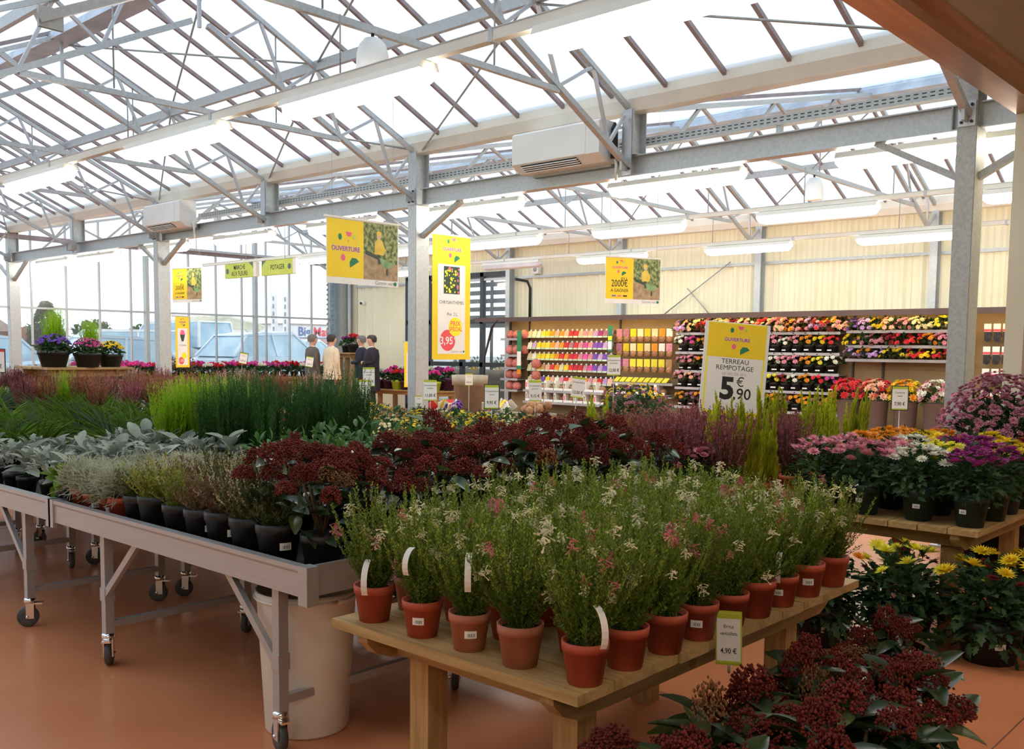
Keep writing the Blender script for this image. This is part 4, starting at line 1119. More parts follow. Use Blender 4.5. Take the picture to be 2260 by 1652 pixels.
# heather field on the far-left benches
for j in range(12):
    for i in range(11):
        x = -8.95-i*.52+R.uniform(-.08, .08); y = 3.75+j*.29+R.uniform(-.05, .05)
        for e in (4.48, 5.37, 6.27):
            if abs(y-e) < .11: y = e+.12
        yy = R.random()
        if -13.1 < x < -10.88 and 4.46 < y < 6.28: continue
        bl = 'in the far left field, row %s, %s from the near end' % (ordn(j), ordn(i))
        z = .66
        if j >= 10 and yy < .6 or yy < .04:
            plant('lime_spike_heather', 'lime yellow heather spikes ' + bl, 'plant', (x, y, z), R.uniform(0, 6), 'heather field', (.055, .10, 'black_pot'), [('foliage', R.choice(SPM))], scale=R.uniform(.75, .95))
        elif j < 3 and yy < .75:
            m = 'grass_green' if yy < .5 else 'grass_blue'
            plant('potted_grass', 'green grass ' + bl, 'plant', (x, y, z), R.uniform(0, 6), 'heather field', (.055, .10, 'black_pot'), [('blades', R.choice(GM[m]))], scale=R.uniform(.75, .95))
        else:
            m = R.choice(['heather_purple', 'heather_rust', 'heather_rust', 'heather_pinkpale'] if j > 4 else ['heather_rust', 'heather_purple'])
            q = R.randrange(2)
            plant('potted_heather', HN[m] + ' heather ' + bl, 'plant', (x, y, z), R.uniform(0, 6), 'heather field', (.055, .10, 'black_pot'), [('foliage', HF[q])], [('flower_spikes', HM[m][q])], scale=R.uniform(1.15, 1.4))
for k, (x, y, s, l) in enumerate([(-10.35, 4.14, .72, 'left of the black planters'), (-10.25, 4.30, .92, 'in front of the black planters')]):
    plant('lime_conifer', 'small cone shaped lime conifer ' + l, 'plant', (x, y, .66), 0, None, (.06, .11, 'black_pot'), [('foliage', CM[k])], scale=s)

# --- chrysanthemums --------------------------------------------------------------------------
MUML = [mesh_np('foliage', *leafball(110+i, 300, .14, .17, .07, .050, .6, LOBED, -.55, .45, .5), 'mum_leaf') for i in range(2)]
FLW = {}
def flower_mesh(col):
    return cached(('fl', col), lambda: mesh_np('flower', DAISY[0]*.040, DAISY[1], 'fl_'+col))
EYE = B().lathe([(.008, .006), (.006, .011), (0, .013)], 8).mesh('flower_eye', 'fl_yellow')
def mum(label, loc, col, group, pot, sc, nf, R, rad=.14, eye=False, stk=None, z1=.17):
    t = plant('chrysanthemum', label, 'plant', loc, R.uniform(0, 6), group, pot, [('foliage', R.choice(MUML))], scale=sc, stk=stk)
    z0 = pot[1]*.86
    for q in range(nf):
        a = q*2.39996; rr = rad*math.sqrt((q+.5)/nf)+R.uniform(-.008, .008)
        z = z0+.07+z1*math.sqrt(max(0, 1-(rr/(rad*1.25))**2))+R.uniform(-.01, .012)
        f = put('flower', flower_mesh(col), t, (rr*math.cos(a), rr*math.sin(a), z), rot=(-.5*rr/rad*math.sin(a)*-1+R.uniform(-.2, .2), .5*rr/rad*math.cos(a)+R.uniform(-.2, .2), R.uniform(0, 6)), scale=R.uniform(.8, 1.2))
        if eye: put('flower_eye', EYE, f)
    return t
MC_ = [['pink', 'white', 'purple'], ['pink', 'lemon', 'purple'], ['white', 'purple', 'yellow'], ['yellow', 'purple', 'darkred'], ['orange', 'yellow', 'yellow'], ['orange', 'yellow', 'darkred']]
nmc = {'pink': 'rose pink', 'white': 'white', 'purple': 'purple', 'lemon': 'lemon', 'yellow': 'golden yellow', 'darkred': 'dark red', 'orange': 'orange', 'bronze': 'bronze', 'cream': 'cream', 'mauve': 'mauve'}
for j in range(5):
    for i in range(4):
        x = -2.27+i*.262; y = 5.03+j*.275
        col = MC_[j][(i+2) % 3] if i else 'pink' if j < 2 else 'orange'
        mum('%s chrysanthemum on the right plank table, row %s from front, %s from left' % (nmc[col], ordn(j), ordn(i)), (x+R.uniform(-.02, .02), y+R.uniform(-.02, .02), .60), col, 'chrysanthemums on the right table', (.085, .155, 'green_pot'), 1.0, 22 if j < 3 else 26, R, eye=col == 'purple', stk=tocam(x, y)+R.uniform(-.5, .2) if (j < 1 or i == 3) else None)
# floor pots below that table
for x, y, l, c, n in [(-1.33, 4.86, 'nearest, with dark red and yellow buds', 'yellow', 9), (-1.72, 4.78, 'left, with small yellow flowers', 'lemon', 12), (-1.18, 5.25, 'right, with many yellow flowers', 'yellow', 16), (-2.05, 4.55, 'half hidden by the heath table', 'orange', 8)]:
    t = mum('chrysanthemum in black floor pot by the right table, ' + l, (x, y, 0), c, 'chrysanthemums on the floor', (.115, .15, 'black_pot'), 1.35, n, R, rad=.16, stk=tocam(x, y)+.35)
    for q in range(14):
        a = R.uniform(0, 6.28); rr = R.uniform(.03, .15)
        put('flower', flower_mesh('darkred' if q % 2 else 'lemon'), t, (rr*math.cos(a), rr*math.sin(a), .37-rr*.5), rot=(R.uniform(-.4, .4), R.uniform(-.4, .4), 0), scale=.22 if q % 2 == 0 else .5)
    put('foliage', MUML[0], t, (0, 0, .06), 1.3, 1.1)
# pink dome beside the nearest column
t = thing('chrysanthemum_dome', 'large dome of dusty pink chrysanthemums in front of the nearest column', 'plant', (-1.845, 6.76, 0), 0, None, 1.06)
B().lathe([(.20, 0), (.26, .42), (.27, .42), (.27, .46), (.24, .46), (0, .42)], 20).build('pot', 'black_pot', t)
B().box(-.3, .3, -.3, .3, 0, .005).build('saucer', 'black_pot', t)
put('foliage', mesh_np('foliage', *leafball(130, 2600, .36, .58, .58, .055, .6, LOBED, -.4, .6, .5), 'mum_leaf'), t)
put('flowers', mesh_np('flowers', *daisies(131, 900, .42, .66, .58, .026, -.3), 'fl_mauve'), t)
fm = cached(('fl', 'mauve'), lambda: mesh_np('flower', DAISY[0]*.040, DAISY[1], 'fl_mauve'))
rng = np.random.default_rng(3); PP, NN = dome_pts(rng, 290, .435, .68, .58, -.15)
for p, n in zip(PP, NN):
    o = put('flower', flower_mesh('pink') if rng.random() < .35 else fm, t, p, scale=float(rng.uniform(.55, .85)))
    o.rotation_euler = Vector(n).to_track_quat('Z', 'Y').to_euler()
# pink ball in a terracotta pot between skimmias and heathers
t = mum('pink dome chrysanthemum at the far end of the skimmias', (-2.78, 4.62, .62), 'pink', None, (.06, .10, 'terracotta'), .95, 40, R, rad=.11)
for q in range(0): pass
# mixed mums near the table of heathers: orange/peach patch
for k, (x, y, c) in enumerate([(-4.3, 5.8, 'orange'), (-4.2, 6.15, 'bronze'), (-4.05, 5.5, 'pink'), (-4.5, 6.4, 'orange'), (-3.95, 6.5, 'darkred'), (-4.35, 6.85, 'orange'), (-3.9, 6.9, 'white'), (-4.25, 5.2, 'mauve'), (-4.0, 7.2, 'purple')]):
    mum('%s chrysanthemum on the low stand left of the price board, %s from front' % (nmc[c], ordn(k)), (x, y, .46), c, 'chrysanthemums left of the price board', (.09, .14, 'black_pot'), 1.1, 26, R)
tag(B().box(-4.7, -3.75, 5.0, 7.4, .40, .46).box(-4.6, -4.5, 5.1, 5.2, 0, .4).box(-3.95, -3.85, 5.1, 5.2, 0, .4).box(-4.6, -4.5, 7.2, 7.3, 0, .4).box(-3.95, -3.85, 7.2, 7.3, 0, .4).build('low_stand', 'wood'), 'low wooden stand under the orange and pink chrysanthemums', 'stand')
# mid distance yellow mums (flowers joined, too small to pick apart)
def mum_far(seed, col):
    return mesh_np('flowers', *daisies(seed, 85, .18, .16, .07, .017, .1), 'fl_'+col)
MF = {}
for k in range(64):
    i, j = k % 11, k//11
    x = -8.72+i*.31+R.uniform(-.05, .05); y = 5.55+j*.31+R.uniform(-.05, .05)
    col = R.choice(['yellow', 'yellow', 'lemon', 'bronze', 'cream', 'cream', 'bronze', 'darkred'])
    f = cached(('mf', col), lambda: mum_far(140, col))
    plant('chrysanthemum', '%s chrysanthemum on low table by banner column, row %s, %s from left' % ({'lemon': 'bright lemon'}.get(col, nmc.get(col)), ordn(j), ordn(i)), 'plant', (x, y, .48), R.uniform(0, 6), 'chrysanthemums on the low table', (.085, .12, 'black_pot'), [('foliage', R.choice(MUML))], [('flowers', f)], scale=R.uniform(.92, 1.12))
t = plant('chrysanthemum', 'big green chrysanthemum bush with yellow and mauve heads in front of the packets', 'plant', (-5.75, 8.2, .50), 0, None, (.2, .2, 'black_pot'), [('foliage', mesh_np('foliage', *leafball(150, 700, .42, .30, .12, .07, .6, LOBED, -.4, .4, .6), 'mum_leaf'))],
          [('flowers', mesh_np('flowers', *daisies(151, 60, .40, .32, .12, .028, .55), 'fl_yellow')), ('flowers', mesh_np('flowers', *daisies(152, 70, .43, .30, .12, .028, .35), 'fl_mauve'))])

# --- cyclamens -------------------------------------------------------------------------------
CYL = mesh_np('foliage', *leafball(160, 60, .13, .11, .03, .06, .9, LEAF, 0, .5, .4), 'mum_leaf')
PET = leafshape(3, .1, -.3, lambda x: .5*math.sin(PI*min(1, x*.8+.12)))
def cyc_flowers(col):
    rng = np.random.default_rng(161); n = 20
    P, N = dome_pts(rng, n, .10, .10, .08, .35)
    T = np.repeat(P, 5, 0); a = np.tile(np.arange(5)*2*PI/5, n)+np.repeat(rng.uniform(0, 6, n), 5)
    d = np.stack([np.cos(a)*.6, np.sin(a)*.6, np.full(5*n, .9)], 1)+np.repeat(rng.normal(0, .25, (n, 3)), 5, 0)
    L = np.full(5*n, .052)
    return mesh_np('flowers', *scatter(*PET, T, basis(d, rng, np.zeros(5*n)), np.stack([L, L*.62, L], 1)), 'fl_'+col)
def cyclamen(label, loc, col, group=None, pot=(.07, .10, 'black_pot'), sc=1.0):
    f = cached(('cyc', col), lambda: cyc_flowers(col))
    return plant('potted_cyclamen', label, 'plant', loc, R.uniform(0, 6), group, pot, [('foliage', CYL)], [('flowers', f)], scale=sc)
cn = {'red': 'red', 'magenta': 'magenta', 'fuchsia': 'fuchsia', 'white': 'white', 'pink': 'pink', 'purple': 'purple'}
for j in range(3):
    for i in range(22):
        y = 8.35+i*.272; x = -18.55-j*.36
        c = R.choice(['red', 'magenta', 'fuchsia', 'magenta', 'red', 'white'] if j else ['magenta', 'fuchsia', 'white', 'red'])
        cyclamen('%s cyclamen by the glass wall, file %s, %s from the left end' % (cn[c], ordn(j), ordn(i)), (x+R.uniform(-.03, .03), y, .80), c, 'cyclamens by the glass wall', sc=R.uniform(1.0, 1.2))
for k, (x, c, p) in enumerate([(-17.35, 'white', 'plum_pot'), (-17.05, 'magenta', 'plum_pot'), (-16.75, 'red', 'lime_pot'), (-16.45, 'fuchsia', 'plum_pot'), (-16.12, 'fuchsia', 'lime_pot'), (-15.8, 'purple', 'plum_pot'), (-15.5, 'fuchsia', 'lime_pot')]):
    cyclamen('%s cyclamen in %s pot right of the black coat man, %s from left' % (cn[c], 'plum' if p[0] == 'p' else 'lime', ordn(k)), (x, 14.55, .54), c, 'cyclamens right of the people', (.11, .16, p), 1.3)
    cyclamen('%s back row cyclamen right of the black coat man, %s from left' % (cn[['fuchsia', 'white', 'purple'][k % 3]], ordn(k)), (x, 14.98, .54), ['fuchsia', 'white', 'purple'][k % 3], 'cyclamens right of the people', (.11, .22, 'plum_pot'), 1.3)
cyclamen('large red cyclamen on the tall stand behind the people', (-18.28, 14.5, 1.36), 'red', None, (.12, .17, 'black_pot'), 1.25)
cyclamen('purple cyclamen on the tall stand beside the red one', (-18.62, 14.55, 1.36), 'purple', None, (.10, .15, 'black_pot'), 1.15)
# big black planters on the display table
BP = (.19, .20, 'black_pot')
def planter(label, loc, cols, fol='mum_leaf', sc=1.0, con=None):
    t = plant('planter', label, 'planter', loc, R.uniform(0, 6), 'planters on the display table', BP, [('foliage', cached(('plf', fol), lambda: mesh_np('foliage', *leafball(170, 260, .20, .16, .04, .06, .6, LEAF, -.1, .4, .6), fol)))], [('flowers', cached(('plfl', c), lambda: mesh_np('flowers', *daisies(171+len(c), 130, .21, .18, .05, .022, .35), 'fl_'+c))) for c in cols], scale=sc)
    if con: put('conifer', CM[0], t, con, 0, (1.5, 1.5, 1.35))
    return t
planter('large black planter of violet flowers with red dots, at the display table front', (-12.25, 5.02, 1.18), ['violet'], sc=1.0)
planter('black planter with magenta cyclamen heads in the middle of the display table', (-12.15, 5.40, 1.18), ['magenta'], sc=.9)
planter('black planter with yellow chrysanthemums at the right of the display table', (-12.2, 5.72, 1.18), ['yellow'], sc=.82)
planter('black planter with a tall lime conifer behind the violet flowers', (-12.85, 5.28, 1.18), [], 'mid_leaf', .9, (0, 0, .2))
planter('black planter with a shorter lime conifer and cream flowers behind', (-12.85, 5.75, 1.18), ['cream'], 'mid_leaf', .75, (0, 0, .2))
t = plant('round_shrub', 'round clipped reddish green shrub by the glass wall', 'plant', (-18.2, 10.0, .0), 0, None, (.22, .75, 'black_pot'), [('foliage', mesh_np('foliage', *leafball(180, 500, .34, .42, .25, .05, .6, LEAF, -.6, .6, .6), 'shrub_bronze'))])

# ================================================================== BANNERS AND SIGNS
def text(s, size, mat, parent, loc, name='lettering', align='CENTER', bold=0.0, sx=1.0):
    return put(name, text_mesh(s, mat, bold, align), parent, loc, rot=(PI/2, 0, 0), scale=(size*sx, size, 1))
def plate(name, x0, x1, z0, z1, y, mat, parent, th=.002):
    return B().box(x0, x1, y-th, y, z0, z1).build(name, mat, parent)
def shape(name, pts, y, mat, parent):
    return B()._add([(p[0], y, p[1]) for p in pts], [tuple(range(len(pts)))]).build(name, mat, parent)
def ell(cx, cz, rx, rz, n=20, a0=0, a1=2*PI): return [(cx+rx*math.cos(a0+(a1-a0)*i/n), cz+rz*math.sin(a0+(a1-a0)*i/n)) for i in range(n)]
def emblem(p, cx, cz, r, y, word=True, wsize=.12):
    """round OUVERTURE print"""
    ring = B(); n = 40
    v = [(cx+q*math.cos(2*PI*i/n), y, cz+q*math.sin(2*PI*i/n)) for i in range(n) for q in (r, r*.985)]
    ring._add(v, [(2*i, 2*((i+1) % n), 2*((i+1) % n)+1, 2*i+1) for i in range(n)]).build('ring_print', 'lemon_yellow', p)
    shape('leaf_print', ell(cx-.38*r, cz+.62*r, .12*r, .17*r), y-.0005, 'banner_green', p)
    shape('leaf_print', [(cx+.0*r, cz+.92*r), (cx+.4*r, cz+.9*r), (cx+.36*r, cz+.72*r), (cx+.2*r, cz+.66*r), (cx+.06*r, cz+.74*r)], y-.0005, 'banner_pink', p)
    shape('leaf_print', ell(cx+.55*r, cz+.66*r, .1*r, .12*r), y-.0005, 'sign_lime', p)
    shape('leaf_print', ell(cx-.18*r, cz-.46*r, .15*r, .18*r), y-.0005, 'banner_pink', p)
    shape('leaf_print', [(cx+.28*r, cz-.98*r), (cx+.9*r, cz-.62*r), (cx+.72*r, cz-.46*r), (cx+.42*r, cz-.44*r), (cx+.26*r, cz-.66*r)], y-.0005, 'banner_green', p)
    shape('leaf_print', [(cx+.12*r, cz+.36*r), (cx+.22*r, cz+.48*r), (cx+.18*r, cz+.5*r)], y-.0005, 'photo_ground', p)
    if word:
        text('OUVERTURE', wsize, 'banner_pinkhalo', p, (cx, y-.001, cz), bold=.055)
        text('OUVERTURE', wsize, 'banner_purple', p, (cx, y-.0018, cz), bold=.012)
def photo_print(p, x0, x1, z0, z1, y):
    W, H = x1-x0, z1-z0
    plate('photo_print', x0, x1, z0, z1, y, 'photo_foliage', p, .001)
    shape('photo_print', [(x0, z0), (x1, z0), (x1, z0+.30*H), (x0+.5*W, z0+.34*H), (x0, z0+.46*H)], y-.0015, 'photo_ground', p)
    cx = x0+.44*W
    shape('photo_print', [(x0+.05*W, z0+.44*H), (x0+.4*W, z0+.36*H), (x0+.4*W, z0+.42*H), (x0+.05*W, z0+.52*H)], y-.0018, 'photo_dark', p)
    shape('photo_print', [(cx-.13*W, z0+.46*H), (cx+.13*W, z0+.44*H), (cx+.2*W, z0+.54*H), (cx+.1*W, z0+.70*H), (cx-.02*W, z0+.74*H), (cx-.12*W, z0+.66*H)], y-.002, 'photo_yellow', p)
    shape('photo_print', ell(cx, z0+.79*H, .065*W, .065*H), y-.0024, 'photo_skin', p)
    shape('photo_print', ell(cx, z0+.83*H, .075*W, .04*H), y-.0026, 'photo_yellow', p)
    shape('photo_print', [(cx-.06*W, z0+.46*H), (cx+.06*W, z0+.45*H), (cx+.05*W, z0+.28*H), (cx-.02*W, z0+.28*H)], y-.0019, 'photo_dark', p)
    shape('photo_print', [(cx+.0*W, z0+.40*H), (cx+.44*W, z0+.32*H), (cx+.34*W, z0+.22*H), (cx+.1*W, z0+.24*H)], y-.0028, 'photo_barrow', p)
    shape('photo_print', ell(cx+.24*W, z0+.15*H, .035*W, .065*H), y-.003, 'photo_dark', p)
def banner_wide(name, label, loc, rotz, W, H, kind, up=1.5):
    t = thing(name, label, 'banner', loc, rotz, 'hanging photo banners')
    plate('sheet', 0, W, -H, 0, 0, 'white_card', t, .004)
    plate('yellow_print', .01*W, .50*W, -.90*H, -.01*H, -.0045, 'banner_yellow', t, .0006)
    photo_print(t, .50*W, .985*W, -.90*H, -.01*H, -.0048)
    B().box(-.02*W, 1.02*W, -.012, .012, 0, .03*H).build('top_bar', 'gutter_white', t)
    yy = -.0056
    if kind == 'emblem': emblem(t, .255*W, -.46*H, .20*W, yy, True, .068*W)
    else:
        emblem(t, .255*W, -.22*H, .13*W, yy, False)
        text('OUVERTURE', .05*W, 'banner_pink', t, (.255*W, yy-.001, -.22*H), bold=.02)
        text('JEU', .075*W, 'ink', t, (.33*W, yy-.001, -.47*H))
        text('2000€', .15*W, 'ink', t, (.255*W, yy-.001, -.57*H), sx=.75)
        text('A GAGNER', .07*W, 'ink', t, (.255*W, yy-.001, -.72*H), sx=.9)
        for q, m in ((-.1, 'logo_blue'), (0, 'banner_pink'), (.1, 'ink')): plate('logo_print', (.255+q-.035)*W, (.255+q+.035)*W, -.85*H, -.82*H, yy-.001, m, t, .0005)
    text('Gamm vert', .06*W, 'grey_ink', t, (.80*W, -.0056, -.95*H))
    shape('logo_print', ell(.95*W, -.95*H, .022*W, .022*W), -.0056, 'banner_green', t)
    for x in (.08*W, .92*W): B().tube([(x, 0, .03*H), (x, 0, up)], .002, 4).build('wire', 'galv_dull', t)
    return t
banner_wide('hanging_banner', 'big hanging banner with round OUVERTURE print and wheelbarrow photo, left of the column', (-8.0, 6.0, 2.77), PI/2, .96, .66, 'emblem', 1.32)
banner_wide('hanging_banner', 'hanging banner with 2000 euro print in front of the cream wall', (-7.3, 9.75, 2.62), PI/2*.72, .80, .57, 'prize', 1.78)
banner_wide('hanging_banner', 'small hanging banner with 2000 euro print in front of the glass wall', (-15.05, 8.14, 2.74), .30, .64, .56, 'prize', 1.17)
def banner_tall(label, loc, rotz, W, H, big=True):
    t = thing('tall_banner', label, 'banner', loc, rotz, 'tall column banners')
    plate('sheet', 0, W, -H, 0, 0, 'banner_yellow', t, .004)
    plate('white_print', .14*W, .86*W, -.955*H, -.235*H, -.0042, 'white_card', t, .0006)
    emblem(t, .5*W, -.115*H, .24*W, -.0050, True, .085*W)
    yy = -.0052
    if big:
        plate('photo_print', .29*W, .71*W, -.47*H, -.25*H, yy, 'photo_mums', t, .0005)
        rr = random.Random(2)
        for q in range(46):
            px, pz = rr.uniform(.31, .69)*W, rr.uniform(-.46, -.26)*H; r_ = rr.uniform(.012, .03)*W
            shape('photo_print', ell(px, pz, r_, r_, 8), yy-.0008-q*.00002, 'banner_pink' if (pz > -.28*H or px > .64*W) else 'lemon_yellow', t)
        text('CHRYSANTHÈMES', .088*W, 'ink', t, (.5*W, yy, -.54*H), sx=.9)
        text('Pot  2 L', .085*W, 'ink', t, (.52*W, yy, -.635*H))
        shape('disc_print', ell(.40*W, -.845*H, .20*W, .20*W, 30), yy-.0003, 'banner_red', t)
        shape('disc_print', ell(.60*W, -.735*H, .18*W, .18*W, 30), yy-.0008, 'lemon_yellow', t)
        text('PRIX', .13*W, 'banner_red', t, (.60*W, yy-.0012, -.71*H), bold=.01)
        text('SPÉCIAL', .115*W, 'banner_red', t, (.61*W, yy-.0012, -.755*H), bold=.01, sx=.85)
        text('3,95', .20*W, 'white_card', t, (.37*W, yy-.0010, -.85*H), bold=.02)
        text('€', .12*W, 'white_card', t, (.60*W, yy-.0010, -.83*H), bold=.01)
        text('Gamm vert', .075*W, 'grey_ink', t, (.66*W, yy, -.935*H)); shape('logo_print', ell(.83*W, -.935*H, .022*W, .022*W), yy, 'banner_green', t)
    else:
        shape('photo_print', [(.3*W, -.36*H), (.7*W, -.36*H), (.6*W, -.27*H), (.4*W, -.27*H)], yy, 'banner_pink', t)
        shape('photo_print', [(.32*W, -.36*H), (.68*W, -.36*H), (.58*W, -.49*H), (.42*W, -.49*H)], yy, 'photo_mums', t)
        text('CYCLAMEN', .11*W, 'ink', t, (.5*W, yy, -.57*H), sx=.9)
        shape('disc_print', ell(.40*W, -.87*H, .2*W, .2*W, 24), yy-.0003, 'banner_red', t); shape('disc_print', ell(.60*W, -.77*H, .18*W, .18*W, 24), yy-.0008, 'lemon_yellow', t)
        text('1,95', .18*W, 'white_card', t, (.39*W, yy-.0012, -.87*H), bold=.02)
    B().box(-.06, W+.02, -.006, .014, -.01, .01).build('arm', 'galv', t)
    return t
banner_tall('tall yellow chrysanthemum price banner on the middle column', (-8.33, 7.77, 2.80), PI/2, .63, 1.47)
banner_tall('narrow yellow cyclamen banner on the column near the glass wall', (-14.36, 7.80, 1.94), PI/2+.3, .30, .82, False)
banner_tall('yellow topped banner half hidden behind the middle column', (-16.0, 14.1, 1.62), .5, .42, 1.0, False)
# green direction signs
for x0, s, l, ar in ((-18.03, ['MARCHE', 'AUX FLEURS'], 'lime green hanging sign reading MARCHE AUX FLEURS', 0), (-16.68, ['POTAGER'], 'lime green hanging sign reading POTAGER', 1)):
    t = thing('hanging_sign', l, 'sign', (x0, 10.93, 2.875), 0, 'green direction signs')
    B().box(0, 1.06, 0, .07, 0, .29).build('board', 'sign_lime', t); B().box(1.06, 1.16, .0, .075, 0, .29).build('end_board', 'gutter_white', t)
    for q, w_ in enumerate(s): text(w_, .135, 'ink', t, (.55, -.002, .145 if len(s) == 1 else .205-q*.125), sx=.8, bold=.005)
    shape('disc_print', ell(.95 if ar else .1, .145, .055, .055), -.002, 'fence_dark', t)
    shape('corner_print', [(.02, .29), (.16, .29), (.12, .26), (.05, .22), (.02, .16)] if ar else [(1.04, .29), (.9, .29), (.94, .26), (1.01, .22), (1.04, .16)], -.002, 'fence_dark', t)
    for q in (.12, .95): B().tube([(q, .035, .29), (q, .035, .32)], .004, 4).build('wire', 'galv_dull', t)
# the standing price board
t = thing('price_board', 'white and yellow standing price board reading TERREAU REMPOTAGE behind the heathers', 'sign', (-3.17, 5.62, 1.02), .86)
t.rotation_euler = (-.06, .075, .80)
W, H = .43, .62
plate('board', -W/2, W/2, 0, H, 0, 'white_card', t, .006)
plate('border_print', -W*.45, W*.45, .02*H, .99*H, -.0065, 'lemon_yellow', t, .0004); plate('white_print', -W*.425, W*.425, .065*H, .63*H, -.0070, 'white_card', t, .0004)
plate('yellow_print', -W*.45, W*.45, .63*H, .985*H, -.0070, 'banner_yellow', t, .0004)
emblem(t, 0, .82*H, .098, -.0078, True, .030)
text('TERREAU', .044, 'ink', t, (0, -.0078, .588*H)); text('REMPOTAGE', .044, 'ink', t, (0, -.0078, .520*H))
text('LE SAC DE 20 L', .024, 'grey_ink', t, (0, -.0078, .458*H))
text('5', .195, 'ink', t, (-.04, -.0078, .295*H), bold=.04); text('€', .085, 'ink', t, (.045, -.0078, .375*H)); text(',90', .10, 'ink', t, (.062, -.0078, .25*H), bold=.01)
B().tube([(0, .012, .3*H), (0, .012, -.42)], .012, 6).build('stake', 'galv', t)
# small price cards on stakes
def card(label, loc, rotz, price, line1='Chrysanthème', line2='', W=.125, H=.20, top='lime_strip', frame=None, stake=.3, tilt=0):
    t = thing('price_card', label, 'sign', loc, 0, 'small price cards'); t.rotation_euler = (0, tilt, rotz)
    if frame: plate('frame', -W*.56, W*.56, -.04*H, 1.04*H, .004, frame, t, .003)
    plate('card', -W/2, W/2, 0, H, 0, 'white_card', t, .002)
    plate('header_strip', -W*.5, W*.5, .9*H, H, -.0025, top, t, .0004); plate('footer_strip', -W*.5, W*.5, 0, .05*H, -.0025, top if top != 'sign_red' else 'white_card', t, .0004)
    fs = W*(.22 if W < .07 else .16)
    text(line1, fs, 'ink', t, (0, -.003, .74*H)); 
    if line2: text(line2, fs, 'ink', t, (0, -.003, .60*H), sx=.8)
    text(price, W*.33, 'ink', t, (0, -.003, .25*H), bold=.01, sx=.8)
    B().tube([(0, .004, .05*H), (0, .004, -stake)], .004, 5).build('stake', 'galv_dull', t)
    return t
CR = .80
card('white price card reading 14,50 at the left of the yellow chrysanthemums', (-7.46, 6.05, .94), CR, '14,50 €', 'Chrysanthème', 'multifleur')
card('white price card behind the 14,50 card, beside the black coat', (-8.0, 6.55, 1.05), CR, '12,50 €', 'Chrysanthème', 'multifleur')
card('white price card reading 11,00 right of the middle column', (-7.58, 7.05, .90), CR, '11,00 €', 'Chrysanthème', 'multifleur', .14, .22)
card('black framed price card reading 9,95 above the skimmias', (-6.18, 6.53, .90), CR-.05, '9,95 €', 'Chrysanthème', 'Turner', .13, .22, 'lime_strip', 'frame_dark')
card('white price card reading 9,15 in front of the white display boxes', (-6.05, 7.0, .96), CR+.1, '9,15 €', 'Chrysanthème', 'gros fleur')
card('white price card reading 12,00 at the left of the big chrysanthemum bush', (-5.73, 7.24, 1.0), CR, '12,00 €', 'Chrysanthème', '', .125, .2, tilt=.12, stake=.52)
card('white price card reading 12,00 standing high above the big chrysanthemum bush', (-5.66, 7.73, 1.21), CR, '12,00 €', 'Chrysanthème', 'grosse fleur', .13, .2, stake=.6)
card('black framed price card reading 7,90 in the lime heather spikes', (-2.98, 8.05, .99), CR-.3, '7,90 €', 'Cyclamen', 'coupe', .12, .19, 'lime_strip', 'frame_dark', stake=1.0)
card('small price card in front of the tall taupe pot', (-9.17, 9.24, .97), CR, '6,95 €', 'Jacinthe', '', .1, .16, stake=.98)
card('tiny price card low beside the middle column', (-8.04, 7.3, .80), CR, '9,90 €', 'Pensée', '', .08, .13)
card('red topped price card reading 4,95 at the left edge', (-10.1, 3.58, 1.18), .95, '4,95 €', 'Bruyère', 'commune', .16, .22, 'sign_red', 'frame_dark', stake=.5)
card('price card reading 4,90 for Erica verticillata on the front table edge', (-1.385, 2.49, .53), .42, '4,90 €', 'Erica', 'verticillata', .068, .15, 'lime_strip', 'lime_strip', stake=.03, tilt=-.03)
card('small price card tilted over the cyclamens by the glass wall', (-17.6, 11.05, 1.12), .75, '3,95 €', 'Cyclamen', '', .16, .22, 'lime_strip', 'frame_dark', tilt=.2, stake=1.15)
card('price card at the right end of the glass wall cyclamens', (-17.3, 12.5, 1.05), .75, '3,95 €', 'Cyclamen', '', .16, .22, 'lime_strip', 'frame_dark', tilt=.15, stake=1.06)
card('price card among the cyclamens right of the black coat', (-16.0, 14.4, .95), .5, '5,90 €', 'Cyclamen', '', .16, .24, 'lime_strip', 'frame_dark')

# ================================================================== BACK SHELVING
YS = 15.40                                # shelf front plane
t = thing('shelf_unit', 'long wall shelving unit with dark header and warm lit back panel', 'shelving', (0, 15.74, 0))
B().box(-14.3, -4.15, -.03, 0, .1, 2.10).build('back_panel', 'shelf_back', t)
B().box(-14.9, -4.05, -.55, .0, 2.12, 2.15).box(-14.9, -4.05, -.56, -.54, 2.06, 2.15).build('header', 'header_brown', t)
for k in range(8): B().box(-14.0+k*1.25, -12.85+k*1.25, -.5, -.46, 2.09, 2.115).build('light_strip', 'shelf_strip', t)
for x in (-14.3, -13.75, -11.35, -9.9, -8.2, -6.6, -6.1, -4.75, -4.15): B().box(x-.015, x+.015, -.06, -.03, 0, 2.1).build('upright', 'shelf_dark', t)
B().box(-14.3, -4.15, -.52, 0, 0, .12).build('plinth', 'shelf_dark', t)
def shelf(x0, x1, z, d=.36): B().box(x0, x1, -d, -.03, z-.025, z-.008).box(x0, x1, -d-.008, -d, z-.035, z+.012).build('shelf', 'shelf_grey', t)
for z in (1.80, 1.45, 1.11, .80, .45): shelf(-9.85, -6.7, z)
shelf(-6.6, -4.8, 1.82); shelf(-6.6, -4.8, 1.58); shelf(-6.6, -4.8, 1.36)
shelf(-14.3, -13.8, 1.35); shelf(-11.3, -9.9, .85)
for z in (.62, .38): shelf(-13.6, -11.4, z, .40)
for z in (1.72, 1.48, 1.25, 1.02, .80): B().box(-13.7, -11.4, -.10, -.08, z+.13, z+.15).build('hook_bar', 'shelf_dark', t)
